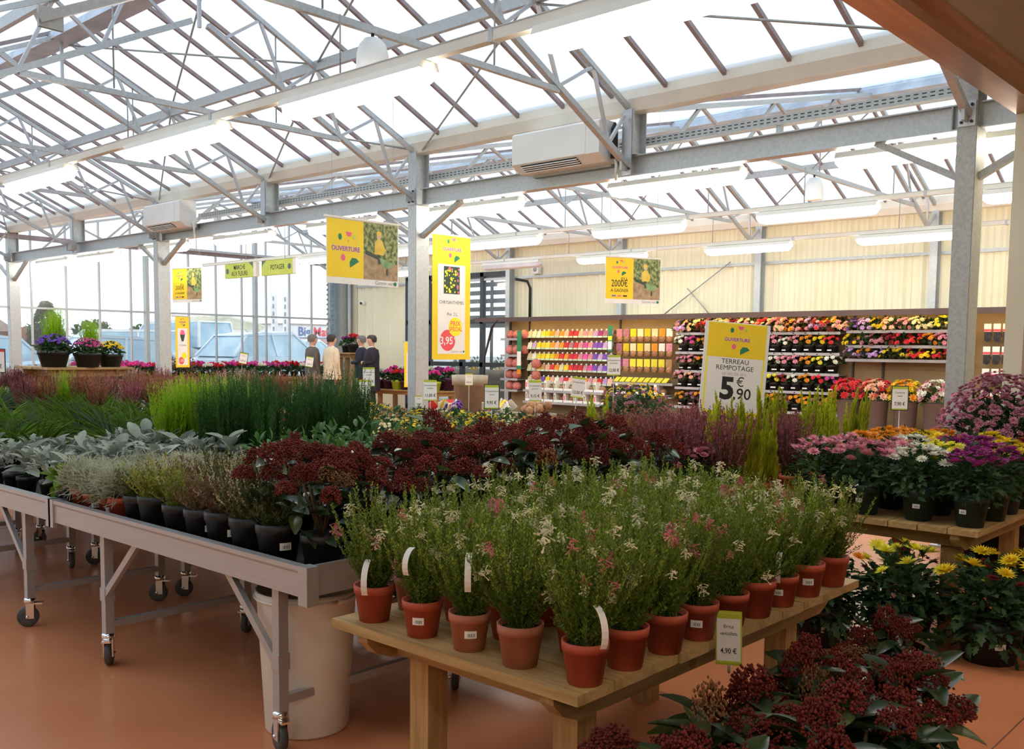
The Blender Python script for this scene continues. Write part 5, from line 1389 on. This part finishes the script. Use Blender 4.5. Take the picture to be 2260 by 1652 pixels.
# hanging packets
def packet_mesh(col):
    def mk():
        b = B(); b.box(-.055, .055, -.012, .0, 0, .15); return b.mesh('packet_body', 'fl_'+col)
    return cached(('pk', col), mk)
leafy('fl_mint', (.38,.55,.40), (.50,.66,.50), 20, .0)
PKL = B().box(-.055, .055, -.0135, -.012, .0, .035).mesh('packet_label', 'fl_mint')
PKT = B().box(-.018, .018, -.010, -.002, .155, .185).mesh('hang_tag', 'white_card')
pal = [['cream', 'cream', 'white', 'lemon', 'yellow', 'orange', 'peach', 'orange', 'peach', 'red', 'red', 'peach', 'pink', 'peach', 'lilac', 'purple', 'mauve', 'lilac'],
       ['white', 'lilac', 'yellow', 'yellow', 'lemon', 'orange', 'peach', 'orange', 'red', 'mauve', 'red', 'pink', 'magenta', 'pink', 'violet', 'violet', 'lilac', 'lilac'],
       ['cream', 'white', 'lemon', 'yellow', 'lemon', 'yellow', 'orange', 'red', 'orange', 'red', 'red', 'pink', 'magenta', 'pink', 'violet', 'lilac', 'violet', 'lilac'],
       ['cream', 'white', 'yellow', 'bronze', 'peach', 'red', 'orange', 'cream', 'yellow', 'red', 'red', 'red', 'pink', 'magenta', 'violet', 'lilac', 'violet', 'lilac'],
       ['cream', 'white', 'lemon', 'violet', 'yellow', 'peach', 'white', 'pink', 'red', 'peach', 'lilac', 'pink', 'orange', 'pink', 'peach', 'red', 'lilac', 'peach']]
cnm = {'cream': 'cream', 'white': 'white', 'lemon': 'lemon', 'yellow': 'yellow', 'orange': 'orange', 'peach': 'peach', 'red': 'red', 'pink': 'pink', 'lilac': 'lilac', 'purple': 'purple', 'mauve': 'mauve', 'magenta': 'magenta', 'violet': 'violet', 'bronze': 'bronze'}
for r_, z in enumerate((1.72, 1.48, 1.25, 1.02, .76)):
    for i in range(18):
        x = -13.58+i*.125
        o = thing('bulb_packet', '%s flower bulb packet, shelf row %s from top, %s from left' % (cnm[pal[r_][i]], ordn(r_), ordn(i)), 'packet', (x, 15.5, z), 0, 'bulb packets on the wall shelving'); o.rotation_euler = (-.35, 0, R.uniform(-.08, .08))
        put('packet_body', packet_mesh(pal[r_][i]), o); put('packet_label', PKL, o); put('hang_tag', PKT, o)
BB = B().lathe([(0, 0), (.05, .01), (.07, .05), (.06, .1), (.02, .13), (0, .13)], 10).mesh('bulbs', 'bulb_brown')
for r_, z in enumerate((1.68, 1.40, 1.10)):
    for i in range(8):
        x = -11.2+i*.165
        c = ['pink', 'mauve', 'yellow', 'cream', 'yellow', 'cream', 'orange', 'white'][(i+r_) % 8] if r_ < 2 else ['purple', 'pink', 'lemon', 'lemon', 'lemon', 'lemon', 'lemon', 'bronze'][i]
        o = thing('bulb_bag', 'bag of bulbs with %s card, row %s from top, %s from left' % (cnm[c], ordn(r_), ordn(i)), 'bag', (x, 15.48, z), 0, 'bulb bags on the wall shelving')
        put('card', packet_mesh(c), o, (0, -.01, .06), 0, (1.2, 1, 1)); put('bulbs', BB, o, (0, 0, -.05), 0, (1.0, .7, 1.0))
for i in range(9):
    o = thing('bulb_bag', 'flat lemon labelled bulb bag on the tray shelf, %s from left' % ordn(i), 'bag', (-11.2+i*.14, 15.5, .865), 0, 'bulb bags on the tray shelf'); put('card', packet_mesh('lemon'), o, (0, -.14, 0), rot=(-1.0, 0, 0)); put('bulbs', BB, o, (0, 0, -.0), 0, (.9, .7, .5))
# white display boxes
def disp_box(x, z, l, W=.24):
    o = thing('display_box', l, 'box', (x, 15.36, z), 0, 'white display boxes')
    B().box(0, W, 0, .25, 0, .012).box(0, W, 0, .006, 0, .06).build('tray', 'white_card', o)
    B().box(0, .055, -.002, .24, 0, .21).build('side_panel', 'white_card', o)
    plate('label_print', .012, .042, .06, .16, -.0025, 'banner_red' if R.random() < .4 else 'photo_foliage', o, .0004)
    put('bulbs', BB, o, (.14, .12, .012), 0, (1.1, .9, .9))
for r_, z in enumerate((.622, .382)):
    for i in range(8): disp_box(-13.55+i*.26, z, 'white display box of bulbs, %s row, %s from left' % (['upper', 'lower'][r_], ordn(i)))
for i in range(4): disp_box(-11.2+i*.3, .622, 'white display box of bulbs under the bulb bags, %s from left' % ordn(i))
for r_, z in ((0, .6),): B().box(-11.3, -9.9, -.40, -.03, z-.02, z+.0).build('shelf', 'shelf_grey', t)
# red net bags at the left end
NB_ = B().lathe([(0, 0), (.09, .02), (.11, .09), (.09, .16), (.03, .2), (0, .2)], 10).mesh('net_bag', 'net_red')
for r_, z in enumerate((1.70, 1.37, 1.08, .84, .6)):
    for i in range(3):
        o = put('net_bag', NB_, None, (-14.12+i*.2+(.35 if r_ > 1 else 0)*(i == 2), 15.5, z), R.uniform(0, 6), (R.uniform(.9, 1.1),)*3)
        tag(o, 'pinkish red net bag, shelving end, row %s from top, %s from left' % (ordn(r_), ordn(i)), 'bag', 'net bags at the shelving end')
    if r_ != 1: shelf(-14.3, -13.8, z-.0)
tag(B().tube([(-14.45, 15.0, 0), (-14.42, 15.0, 1.3), (-14.2, 15.0, 1.95), (-14.05, 15.0, 2.08)], [.02, .022, .03, .012], 6).build('flag_pole', 'net_black'), 'tall curved black flag edge at the left end of the shelving', 'flag')
o = thing('shelf_placard', 'narrow dark green placard between net bags and packets', 'sign', (-13.72, 15.34, 1.05)); plate('board', -.06, .06, 0, .82, 0, 'banner_green', o, .01); plate('white_print', -.055, .055, .08, .38, -.011, 'white_card', o, .001); plate('orange_print', -.055, .055, -.1, .06, -.008, 'fl_orange', o, .001)
o = thing('shelf_placard', 'narrow green and white placard between packets and bulb bags', 'sign', (-11.33, 15.34, 1.45)); plate('board', -.05, .05, 0, .5, 0, 'banner_green', o, .01); plate('white_print', -.045, .045, .04, .2, -.011, 'white_card', o, .001); plate('yellow_print', -.045, .045, .22, .3, -.011, 'lemon_yellow', o, .001)
# silk flower bunches and small pots
def bunch(seed, col, n=26, r=.12, fr=.032):
    return cached(('bunch', col, n), lambda: mesh_np('flowers', *daisies(seed, n, r, r*.95, .04, fr, -.1, DAISY_LO), 'fl_'+col))
BLF = mesh_np('foliage', *leafball(190, 40, .10, .10, .03, .07, .4, LEAF, -.1, .4, .6), 'mum_leaf')
topc = ['lilac', 'peach', 'cream', 'red', 'pink', 'cream', 'peach', 'darkred', 'cream', 'peach', 'red', 'cream', 'pink', 'peach', 'orange', 'pink', 'lilac', 'red', 'yellow', 'peach']
for i in range(20):
    x = -9.75+i*.158
    o = plant('silk_bunch', '%s silk flower bunch in the top shelf row, %s from left' % (cnm.get(topc[i], 'dark red'), ordn(i)), 'flowers', (x, 15.50, 1.80), R.uniform(0, 6), 'silk flowers on the top shelf', None, [('foliage', BLF)], [('flowers', bunch(200, topc[i])), ('flowers', bunch(201, R.choice(['cream', 'pink', 'peach', 'darkred']), 16))], scale=R.uniform(1.5, 1.8))
smallc = ['white', 'darkred', 'magenta', 'pink', 'orange', 'white', 'pink', 'pink', 'white', 'orange', 'peach', 'yellow', 'lemon', 'red', 'mauve']
BPF = B().box(-.03, .03, -.075, -.072, .035, .05).mesh('pot_label', 'white_card')
for r_, z in enumerate((1.45, 1.11, .80, .45)):
    for i in range(15):
        x = -9.74+i*.205
        c = smallc[(i*(r_+2)+r_*3) % 15]
        o = plant('silk_pot_plant', '%s silk flowers in black pot, row %s below bunches, %s from left' % (cnm.get(c, 'dark red'), ordn(r_), ordn(i)), 'flowers', (x, 15.5, z), R.uniform(-.3, .3), 'silk pots on the shelves', (.07, .10, 'black_pot'), [('foliage', BLF)], [('flowers', bunch(202, c, 14))], scale=R.uniform(1.25, 1.5))
        put('pot_label', BPF, o)
for r_, (z, cs) in enumerate(((1.82, ['violet', 'lilac', 'yellow', 'peach', 'pink', 'cream', 'cream', 'lemon', 'cream']), (1.58, ['yellow', 'mauve', 'pink', 'darkred', 'red', 'red', 'orange', 'pink', 'pink']), (1.36, ['lilac', 'orange', 'lilac', 'yellow', 'yellow', 'red', 'yellow', 'red', 'orange']))):
    for i, c in enumerate(cs):
        plant('silk_bunch', '%s silk bunch on the right shelves, %s tier, %s from left' % (cnm.get(c, 'dark red'), ['top', 'middle', 'bottom'][r_], ordn(i)), 'flowers', (-6.5+i*.2, 15.45, z), R.uniform(0, 6), 'silk flowers on the right shelves', None, [('foliage', BLF)], [('flowers', bunch(203, c))], scale=R.uniform(1.25, 1.4))
for i, (x, cs, l) in enumerate([(-6.4, ['red', 'red'], 'red silk flowers in grey bucket below the right shelf'), (-5.95, ['red', 'peach'], 'mixed red silk flowers in grey bucket'), (-5.5, ['yellow', 'orange'], 'yellow and orange silk flowers in grey bucket'), (-5.05, ['pink', 'white'], 'pink and white silk flowers in grey bucket')]):
    o = thing('flower_bucket', l, 'flowers', (x, 15.1, 0), 0, 'grey flower buckets')
    B().lathe([(.14, 0), (.18, .72), (.185, .72), (.17, .72), (.15, .6), (0, .6)], 14).build('bucket', 'grey_bucket', o)
    put('foliage', BLF, o, (0, 0, .66), 0, 2.0)
    for q, c in enumerate(cs): put('flowers', bunch(204+q, c, 26), o, (0, 0, .72), q*1.3, 2.1)
# glove pairs
GL = B(); GL.box(-.045, .045, -.012, .012, 0, .10)
for q in range(4): GL.box(-.045+q*.024, -.026+q*.024, -.011, .011, -.075+abs(q-1.5)*.012, .01)
GL.box(.045, .062, -.010, .010, .0, .06); GLM = GL.mesh('glove', 'glove_dark')
GC = B().box(-.05, .05, -.016, -.012, .08, .2).mesh('glove_card', 'white_card'); GCR = B().box(-.05, .05, -.0175, -.016, .085, .12).mesh('card_print', 'banner_red')
for r_, z in enumerate((1.72, 1.38, 1.05, .72)):
    for i in range(3):
        o = thing('work_glove', 'dark work glove on hanging card by the store wall, row %s, %s from left' % (ordn(r_), ordn(i)), 'glove', (-4.50+i*.13, 15.55, z), 0, 'hanging gloves'); put('glove', GLM, o); put('glove_card', GC, o); put('card_print', GCR, o)
# merchandise between column and shelves
for x, y, r, h, l in [(-10.5, 10.6, .27, .78, 'tall taupe planter pot in front of the net bags'), (-10.9, 9.7, .24, .52, 'taupe pot full of packets right of the middle column')]:
    o = thing('taupe_planter', l, 'pot', (x, y, 0 if h < .6 else .28)); B().lathe([(r*.7, 0), (r*.92, h*.8), (r*1.02, h*.8), (r*1.05, h), (r*.95, h), (r*.9, h*.9), (0, h*.9)], 22).build('pot', 'taupe_pot', o)
    B().lathe([(r*.92, h*.9), (r*.5, h*.97), (0, h)], 14).build('fill', 'bulb_brown', o)
tag(B().box(-10.85, -10.15, 10.25, 10.95, 0, .275).build('crate_base', 'shelf_dark'), 'dark box under the tall taupe planter pot', 'box')
for k, (x, y) in enumerate([(-9.9, 9.6), (-9.5, 10.2), (-9.0, 10.4)]):
    o = thing('bargain_basket', 'low basket heaped with coloured bulb packets, %s from the middle column' % ordn(k), 'basket', (x, y, 0), 0, 'bargain baskets')
    B().lathe([(.26, 0), (.32, .55), (.33, .55), (.30, .52), (0, .5)], 16).build('basket', 'taupe_pot' if k else 'shelf_dark', o)
    for q in range(26):
        c = R.choice(['white', 'red', 'white', 'violet', 'yellow', 'cream', 'lilac', 'white']) if k < 2 else 'bronze'
        a = R.uniform(0, 6.28); rr = R.uniform(0, .24)
        put('packet', packet_mesh(c) if k < 2 else BB, o, (rr*math.cos(a), rr*math.sin(a), .54+R.uniform(0, .10)), rot=(R.uniform(-1, 1), R.uniform(-1, 1), a), scale=R.uniform(.7, 1.0))
# greenery seen through the glazed door
for k, (x, y, c) in enumerate([(-17.2, 17.0, 'white'), (-16.6, 17.0, 'yellow'), (-15.8, 17.0, 'cream'), (-15.2, 17.0, 'pink'), (-14.9, 16.9, 'lemon')]):
    plant('tub_plant', 'leafy %s flowering tub plant outside the glazed door, %s from left' % (cnm[c], ordn(k)), 'plant', (x, y, .22), 0, 'tub plants outside the door', (.2, .4, 'taupe_pot'), [('foliage', ML[0]), ], [('flowers', bunch(206, c, 12))], scale=1.9)
B().box(-19, -13, 16.05, 19, .1, .22).build('ground_back', 'asphalt')['kind'] = 'structure'

# ================================================================== PEOPLE
def person(label, loc, rotz, meshes, hair_mat, coat_mat, coat, coll='shirt_white'):
    t = thing('person', label, 'person', loc, rotz)
    put('body', meshes, t)
    # hair cap
    h = B(); n = 14; v = []; f = []
    rings = [(.0, .118), (.05, .115), (.085, .098), (.108, .062), (.114, .035), (.112, .0), (.102, -.05)]
    for ri, (r, z) in enumerate(rings):
        for k in range(n):
            a = 2*PI*k/n; s = math.sin(a)
            zz = z if ri < 5 else (z if s > -.25 else max(z, .045))
            rr = r if ri < 5 or s > -.25 else rings[3][0]+.012
            v.append((rr*.82*math.cos(a), rr*1.0*math.sin(a)+.002, 1.645+zz))
    for i in range(len(rings)-1):
        for k in range(n): f.append((i*n+k, (i+1)*n+k, (i+1)*n+(k+1) % n, i*n+(k+1) % n))
    h._add(v, f, True).build('hair', hair_mat, t)
    # jacket / coat as a fitted shell
    c = B(); v = []; f = []; n = 20
    for (z, rx, ry, oy) in coat:
        for k in range(n):
            a = 2*PI*k/n; v.append((rx*math.cos(a), oy+ry*math.sin(a)*(1+.06*math.cos(2*a)), z))
    for i in range(len(coat)-1):
        for k in range(n): f.append((i*n+k, (i+1)*n+k, (i+1)*n+(k+1) % n, i*n+(k+1) % n))
    c._add(v, f, True).build('jacket', coat_mat, t)
    B().lathe([(.072, 1.455), (.062, 1.505), (.056, 1.505)], 14, (0, .005, 0)).build('collar', coll, t)
    return t
JK = [(1.49, .06, .06, .005), (1.47, .13, .09, .01), (1.43, .225, .125, .01), (1.30, .235, .155, .0), (1.12, .225, .155, -.005), (.98, .23, .16, 0), (.78, .245, .17, 0)]
CT = [(1.49, .06, .06, .005), (1.465, .12, .085, .01), (1.43, .235, .14, .01), (1.30, .255, .175, .0), (1.12, .25, .175, -.005), (.98, .25, .175, 0), (.72, .26, .185, 0), (.52, .265, .19, 0)]
person('man in black coat with arms folded, standing in profile before the cream wall', (-16.75, 13.80, 0), -.45, BODY['coat'], 'hair_dark', 'suit_black', CT)
person('man in cream jacket seen from behind, beside the dark grey suit', (-17.06, 12.93, 0), 3.05, BODY['jacket'], 'hair_dark', 'suit_cream', JK)
person('man in grey suit leaning in at the left of the group', (-17.60, 12.82, 0), 2.9, BODY['grey'], 'hair_grey', 'suit_grey', JK)
person('person in navy jacket and red trousers mostly hidden behind the black coat', (-17.55, 14.15, 0), -.8, BODY['navy'], 'hair_grey', 'suit_navy', JK)

# ================================================================== OUTSIDE
GZ = .22
def car(label, loc, rotz, mat, L=4.4, H=1.6, van=False):
    t = thing('car', label, 'car', loc, rotz, 'parked cars')
    W = 1.75
    b = B()
    prof = [(-.5, .32), (-.49, .62), (-.36, .66), (-.22, .70), (.40, .72), (.49, .64), (.5, .34), (.36, .22), (-.36, .22)]
    b.prism([(p[0]*L, p[1]*H*.82) for p in prof], 'y', -W/2, W/2).build('body', mat, t)
    zl = .585*H
    if van: top = [(-.30, zl), (-.16, H*.97), (.46, H), (.49, zl)]
    else: top = [(-.24, zl), (-.06, H*.97), (.18, H), (.32, H*.93), (.44, zl)]
    g = B(); n = len(top); iw = W/2*.80
    v = [(p[0]*L, (-W/2+.03) if p[1] < zl+.01 else -iw, p[1]) for p in top]+[(p[0]*L, (W/2-.03) if p[1] < zl+.01 else iw, p[1]) for p in top]
    f = [tuple(range(n)), tuple(range(2*n-1, n-1, -1))]+[(i, i+n, (i+1) % n+n, (i+1) % n) for i in range(n)]
    g._add(v, f).build('windows', 'car_glass', t)
    b = B()
    b.prism([(top[1][0]*L-.03, H*.965), (top[-2][0]*L+.05, top[-2][1]), (top[-2][0]*L, top[-2][1]+.05), (top[1][0]*L+.05, H+.03)], 'y', -iw-.02, iw+.02).build('roof', mat, t)
    for s in (-1, 1):
        B().bar((top[0][0]*L, s*(W/2-.03), zl), (top[1][0]*L, s*iw, H*.98), .07, .05).build('pillar', mat, t)
        B().bar((top[-1][0]*L, s*(W/2-.03), zl), (top[-2][0]*L, s*iw, top[-2][1]), .09, .05).build('pillar', mat, t)
        B().bar((.1*L, s*(W/2-.02), zl), (.12*L, s*iw*1.01, H*.97), .06, .05).build('pillar', mat, t)
        B().box(-.17*L-.08, -.17*L+.08, s*(W/2+.02)-.07, s*(W/2+.02)+.07, zl, zl+.13).build('mirror', mat, t)
    for x in (-.32, .32):
        for s in (-1, 1):
            o = B().lathe([(.18, -.1), (.30, -.1), (.32, -.06), (.32, .06), (.30, .1), (.18, .1)], 18).build('wheel', 'rubber_black', t, (x*L, s*(W/2-.1), .32)); o.rotation_euler = (PI/2, 0, 0)
    return t
car('pale blue car right outside the glass wall, largest', (-24.6, 16.4, GZ), -PI/2+.12, 'car_blue', 4.6, 1.68)
car('pale blue car behind the black planters', (-25.0, 11.3, GZ), PI/2, 'car_blue', 4.3, 1.5)
car('white van parked behind the narrow cyclamen banner', (-32.5, 17.6, GZ), .2, 'car_white', 4.6, 2.1, True)
car('white car further right in the car park', (-31.0, 22.2, GZ), -PI/2, 'car_white', 4.3, 1.55)
car('white car parked left behind the round shrub', (-31.0, 14.6, GZ), PI/2, 'car_white', 4.4, 1.75, True)
car('pale blue car parked left of the far column', (-27.0, 8.6, GZ), PI/2+.1, 'car_blue', 4.2, 1.5)
# pergola
t = thing('pergola', 'pale timber pergola with low pitched roof in the car park', 'pergola', (-35, 19.7, GZ))
for x in (0, -2.4):
    for y in (0, 3.0): B().box(x-.09, x+.09, y-.09, y+.09, 0, 2.05).build('post', 'pergola_wood', t); 
    B().prism([(-.3, 2.0), (3.3, 2.0), (3.3, 2.12), (1.5, 2.5), (-.3, 2.12)], 'x', x-.05, x+.05).build('gable_frame', 'pergola_wood', t)
    for y, s in ((0, 1), (3.0, -1)): B().bar((x, y, 1.45), (x, y+s*.55, 2.02), .09).build('knee_brace', 'pergola_wood', t)
for y in (0, 3.0): B().box(-2.6, .2, y-.06, y+.06, 2.0, 2.14).build('eaves_beam', 'pergola_wood', t)
for k in range(6): B().bar((-2.6+k*.55, -.3, 2.13), (-2.6+k*.55, 1.5, 2.5), .05, .07).build('rafter', 'pergola_wood', t); B().bar((-2.6+k*.55, 3.3, 2.13), (-2.6+k*.55, 1.5, 2.5), .05, .07).build('rafter', 'pergola_wood', t)
# brick house at the left edge
t = thing('brick_building', 'low brick building with sloping roof at the left edge outside', 'building', (-64, 17.0, GZ))
B().box(-8, 0, -14, 7.6, 0, 2.4).build('wall', 'brick_far', t)
B().prism([(-14.4, 2.1), (6.9, 2.1), (5.5, 3.05), (-14.4, 3.15)], 'x', -8.3, .5).build('roof', 'roof_far', t)
for y in (2.4, 3.6, 5.0): w_ = B().box(0, .06, y, y+.8, .9, 1.7).build('window', 'wall_white', t); B().box(.06, .07, y+.06, y+.74, .96, 1.64).build('pane', 'car_glass', w_)
def fartree(label, loc, h, r, seed, mat='mid_leaf', cone=False):
    t = thing('far_tree', label, 'tree', loc, 0, 'trees beyond the car park')
    B().tube([(0, 0, 0), (0, 0, h*.5)], [.14, .08], 7).build('trunk', 'stem_brown', t)
    if cone:
        rng = np.random.default_rng(seed); n = 900
        z = rng.uniform(.12, 1, n); a = rng.uniform(0, 6.28, n); rr = r*(1-z)*rng.uniform(.4, 1, n)
        P_ = np.stack([rr*np.cos(a), rr*np.sin(a), z*h], 1); d = np.stack([np.cos(a), np.sin(a), np.full(n, -.1)], 1)
        L = np.full(n, .45*r*.6)
        V, F = scatter(*LEAF, P_, basis(d, rng, rng.uniform(-.5, .5, n)), np.stack([L, L*.4, L], 1))
    else: V, F = leafball(seed, 900, r, h*.42, h*.58, .35*r*.6, .6, LEAF, -1, .5, .8)
    put('crown', mesh_np('crown', V, F, mat), t); return t
fartree('dark conical fir tree beside the brick building', (-62, 25.0, GZ), 4.0, 1.7, 300, 'mum_leaf', True)
for k, (x, y, h, r) in enumerate([(-84, 38, 3.4, 2.0), (-84, 43, 3.1, 2.2), (-84, 33.5, 3.0, 2.0), (-84, 48, 3.2, 2.2), (-84, 53, 3.0, 2.2), (-84, 58, 3.1, 2.2), (-84, 63, 3.6, 2.0)]):
    fartree('rounded far tree beyond the car park, %s from left' % ordn(k), (x, y, GZ), h, r, 310+k)
t = thing('site_fence', 'dark netted fence along the car park behind the round shrub', 'fence', (-44, 20.0, GZ))
for k in range(7): B().box(-.04, .04, k*.5-.04, k*.5+.04, 0, 1.9).build('post', 'fence_dark', t)
for k in range(6): B().box(-.02, .02, k*.5+.04, k*.5+.46, .05, 1.75+.1*(k % 3)).build('net_panel', 'fence_dark', t)
for k, (y, c, l) in enumerate([(37.6, 'roof_far', 'left'), (40.7, 'brick_pale', 'right')]):
    t = thing('far_house', 'far house with brown roof beyond the pergola, ' + l, 'building', (-72, y, GZ))
    B().box(-3, 0, 0, 2.8, 0, 1.3).build('wall', 'wall_white' if k == 0 else 'brick_pale', t); B().prism([(-.2, 1.3), (3.0, 1.3), (1.4, 2.2)], 'x', -3.2, .2).build('roof', 'roof_far', t)
    for q in (.5, 1.8): B().box(0, .03, q, q+.5, .5, 1.0).build('window', 'car_glass', t)
t = thing('builders_store', 'white warehouse wall with large BigMat lettering outside', 'building', (-64, 44.0, GZ))
B().box(-10, 0, 0, 12, 0, 3.1).build('wall', 'wall_white', t); B().box(-10.1, .1, -.1, 12.1, 3.1, 3.2).build('roof_edge', 'roof_far', t)
B().box(.0, .03, .5, 6, 2.05, 2.12).build('stripe', 'logo_blue', t)
o = text('Big', 1.0, 'logo_blue', t, (.05, 1.8, 2.55), bold=.02); o.rotation_euler = (PI/2, 0, PI/2)
o = text('Mat', 1.0, 'logo_red', t, (.05, 3.45, 2.55), bold=.02); o.rotation_euler = (PI/2, 0, PI/2)
for k in range(4):
    t = thing('brick_pallet', 'pink brick pallet stack in front of the white warehouse, %s from left' % ordn(k), 'pallet', (-57, 39.0+k*1.2, GZ), 0, 'brick pallets')
    for q in range(2): B().box(-.5, .5, -.5, .5, .1+q*.95, .98+q*.95).build('brick_block', 'brick_pale', t)
    B().box(-.5, .5, -.5, .5, 0, .1).build('pallet_base', 'pergola_wood', t)
for k, y in enumerate((28.4, 29.1)):
    t = thing('flag_mast', 'slim white advertising flag on a mast outside, %s' % ['left', 'right'][k], 'flag', (-42, y, GZ), 0, 'advertising flags')
    B().tube([(0, 0, 0), (0, 0, 4.2)], .05, 8).build('mast', 'wall_white', t); B().box(-.01, .01, -.35, -.06, 1.9, 4.1).build('cloth', 'wall_white', t)
    for q in range(5): B().box(.011, .016, -.26, -.16, 2.1+q*.38, 2.32+q*.38).build('print', 'grey_ink', t)
t = thing('litter_post', 'small bright yellow green bollard in the car park', 'bollard', (-46, 30.1, GZ)); B().lathe([(.12, 0), (.12, .9), (.25, 1.0), (.25, 1.4), (.0, 1.5)], 12).build('body', 'hi_vis', t)
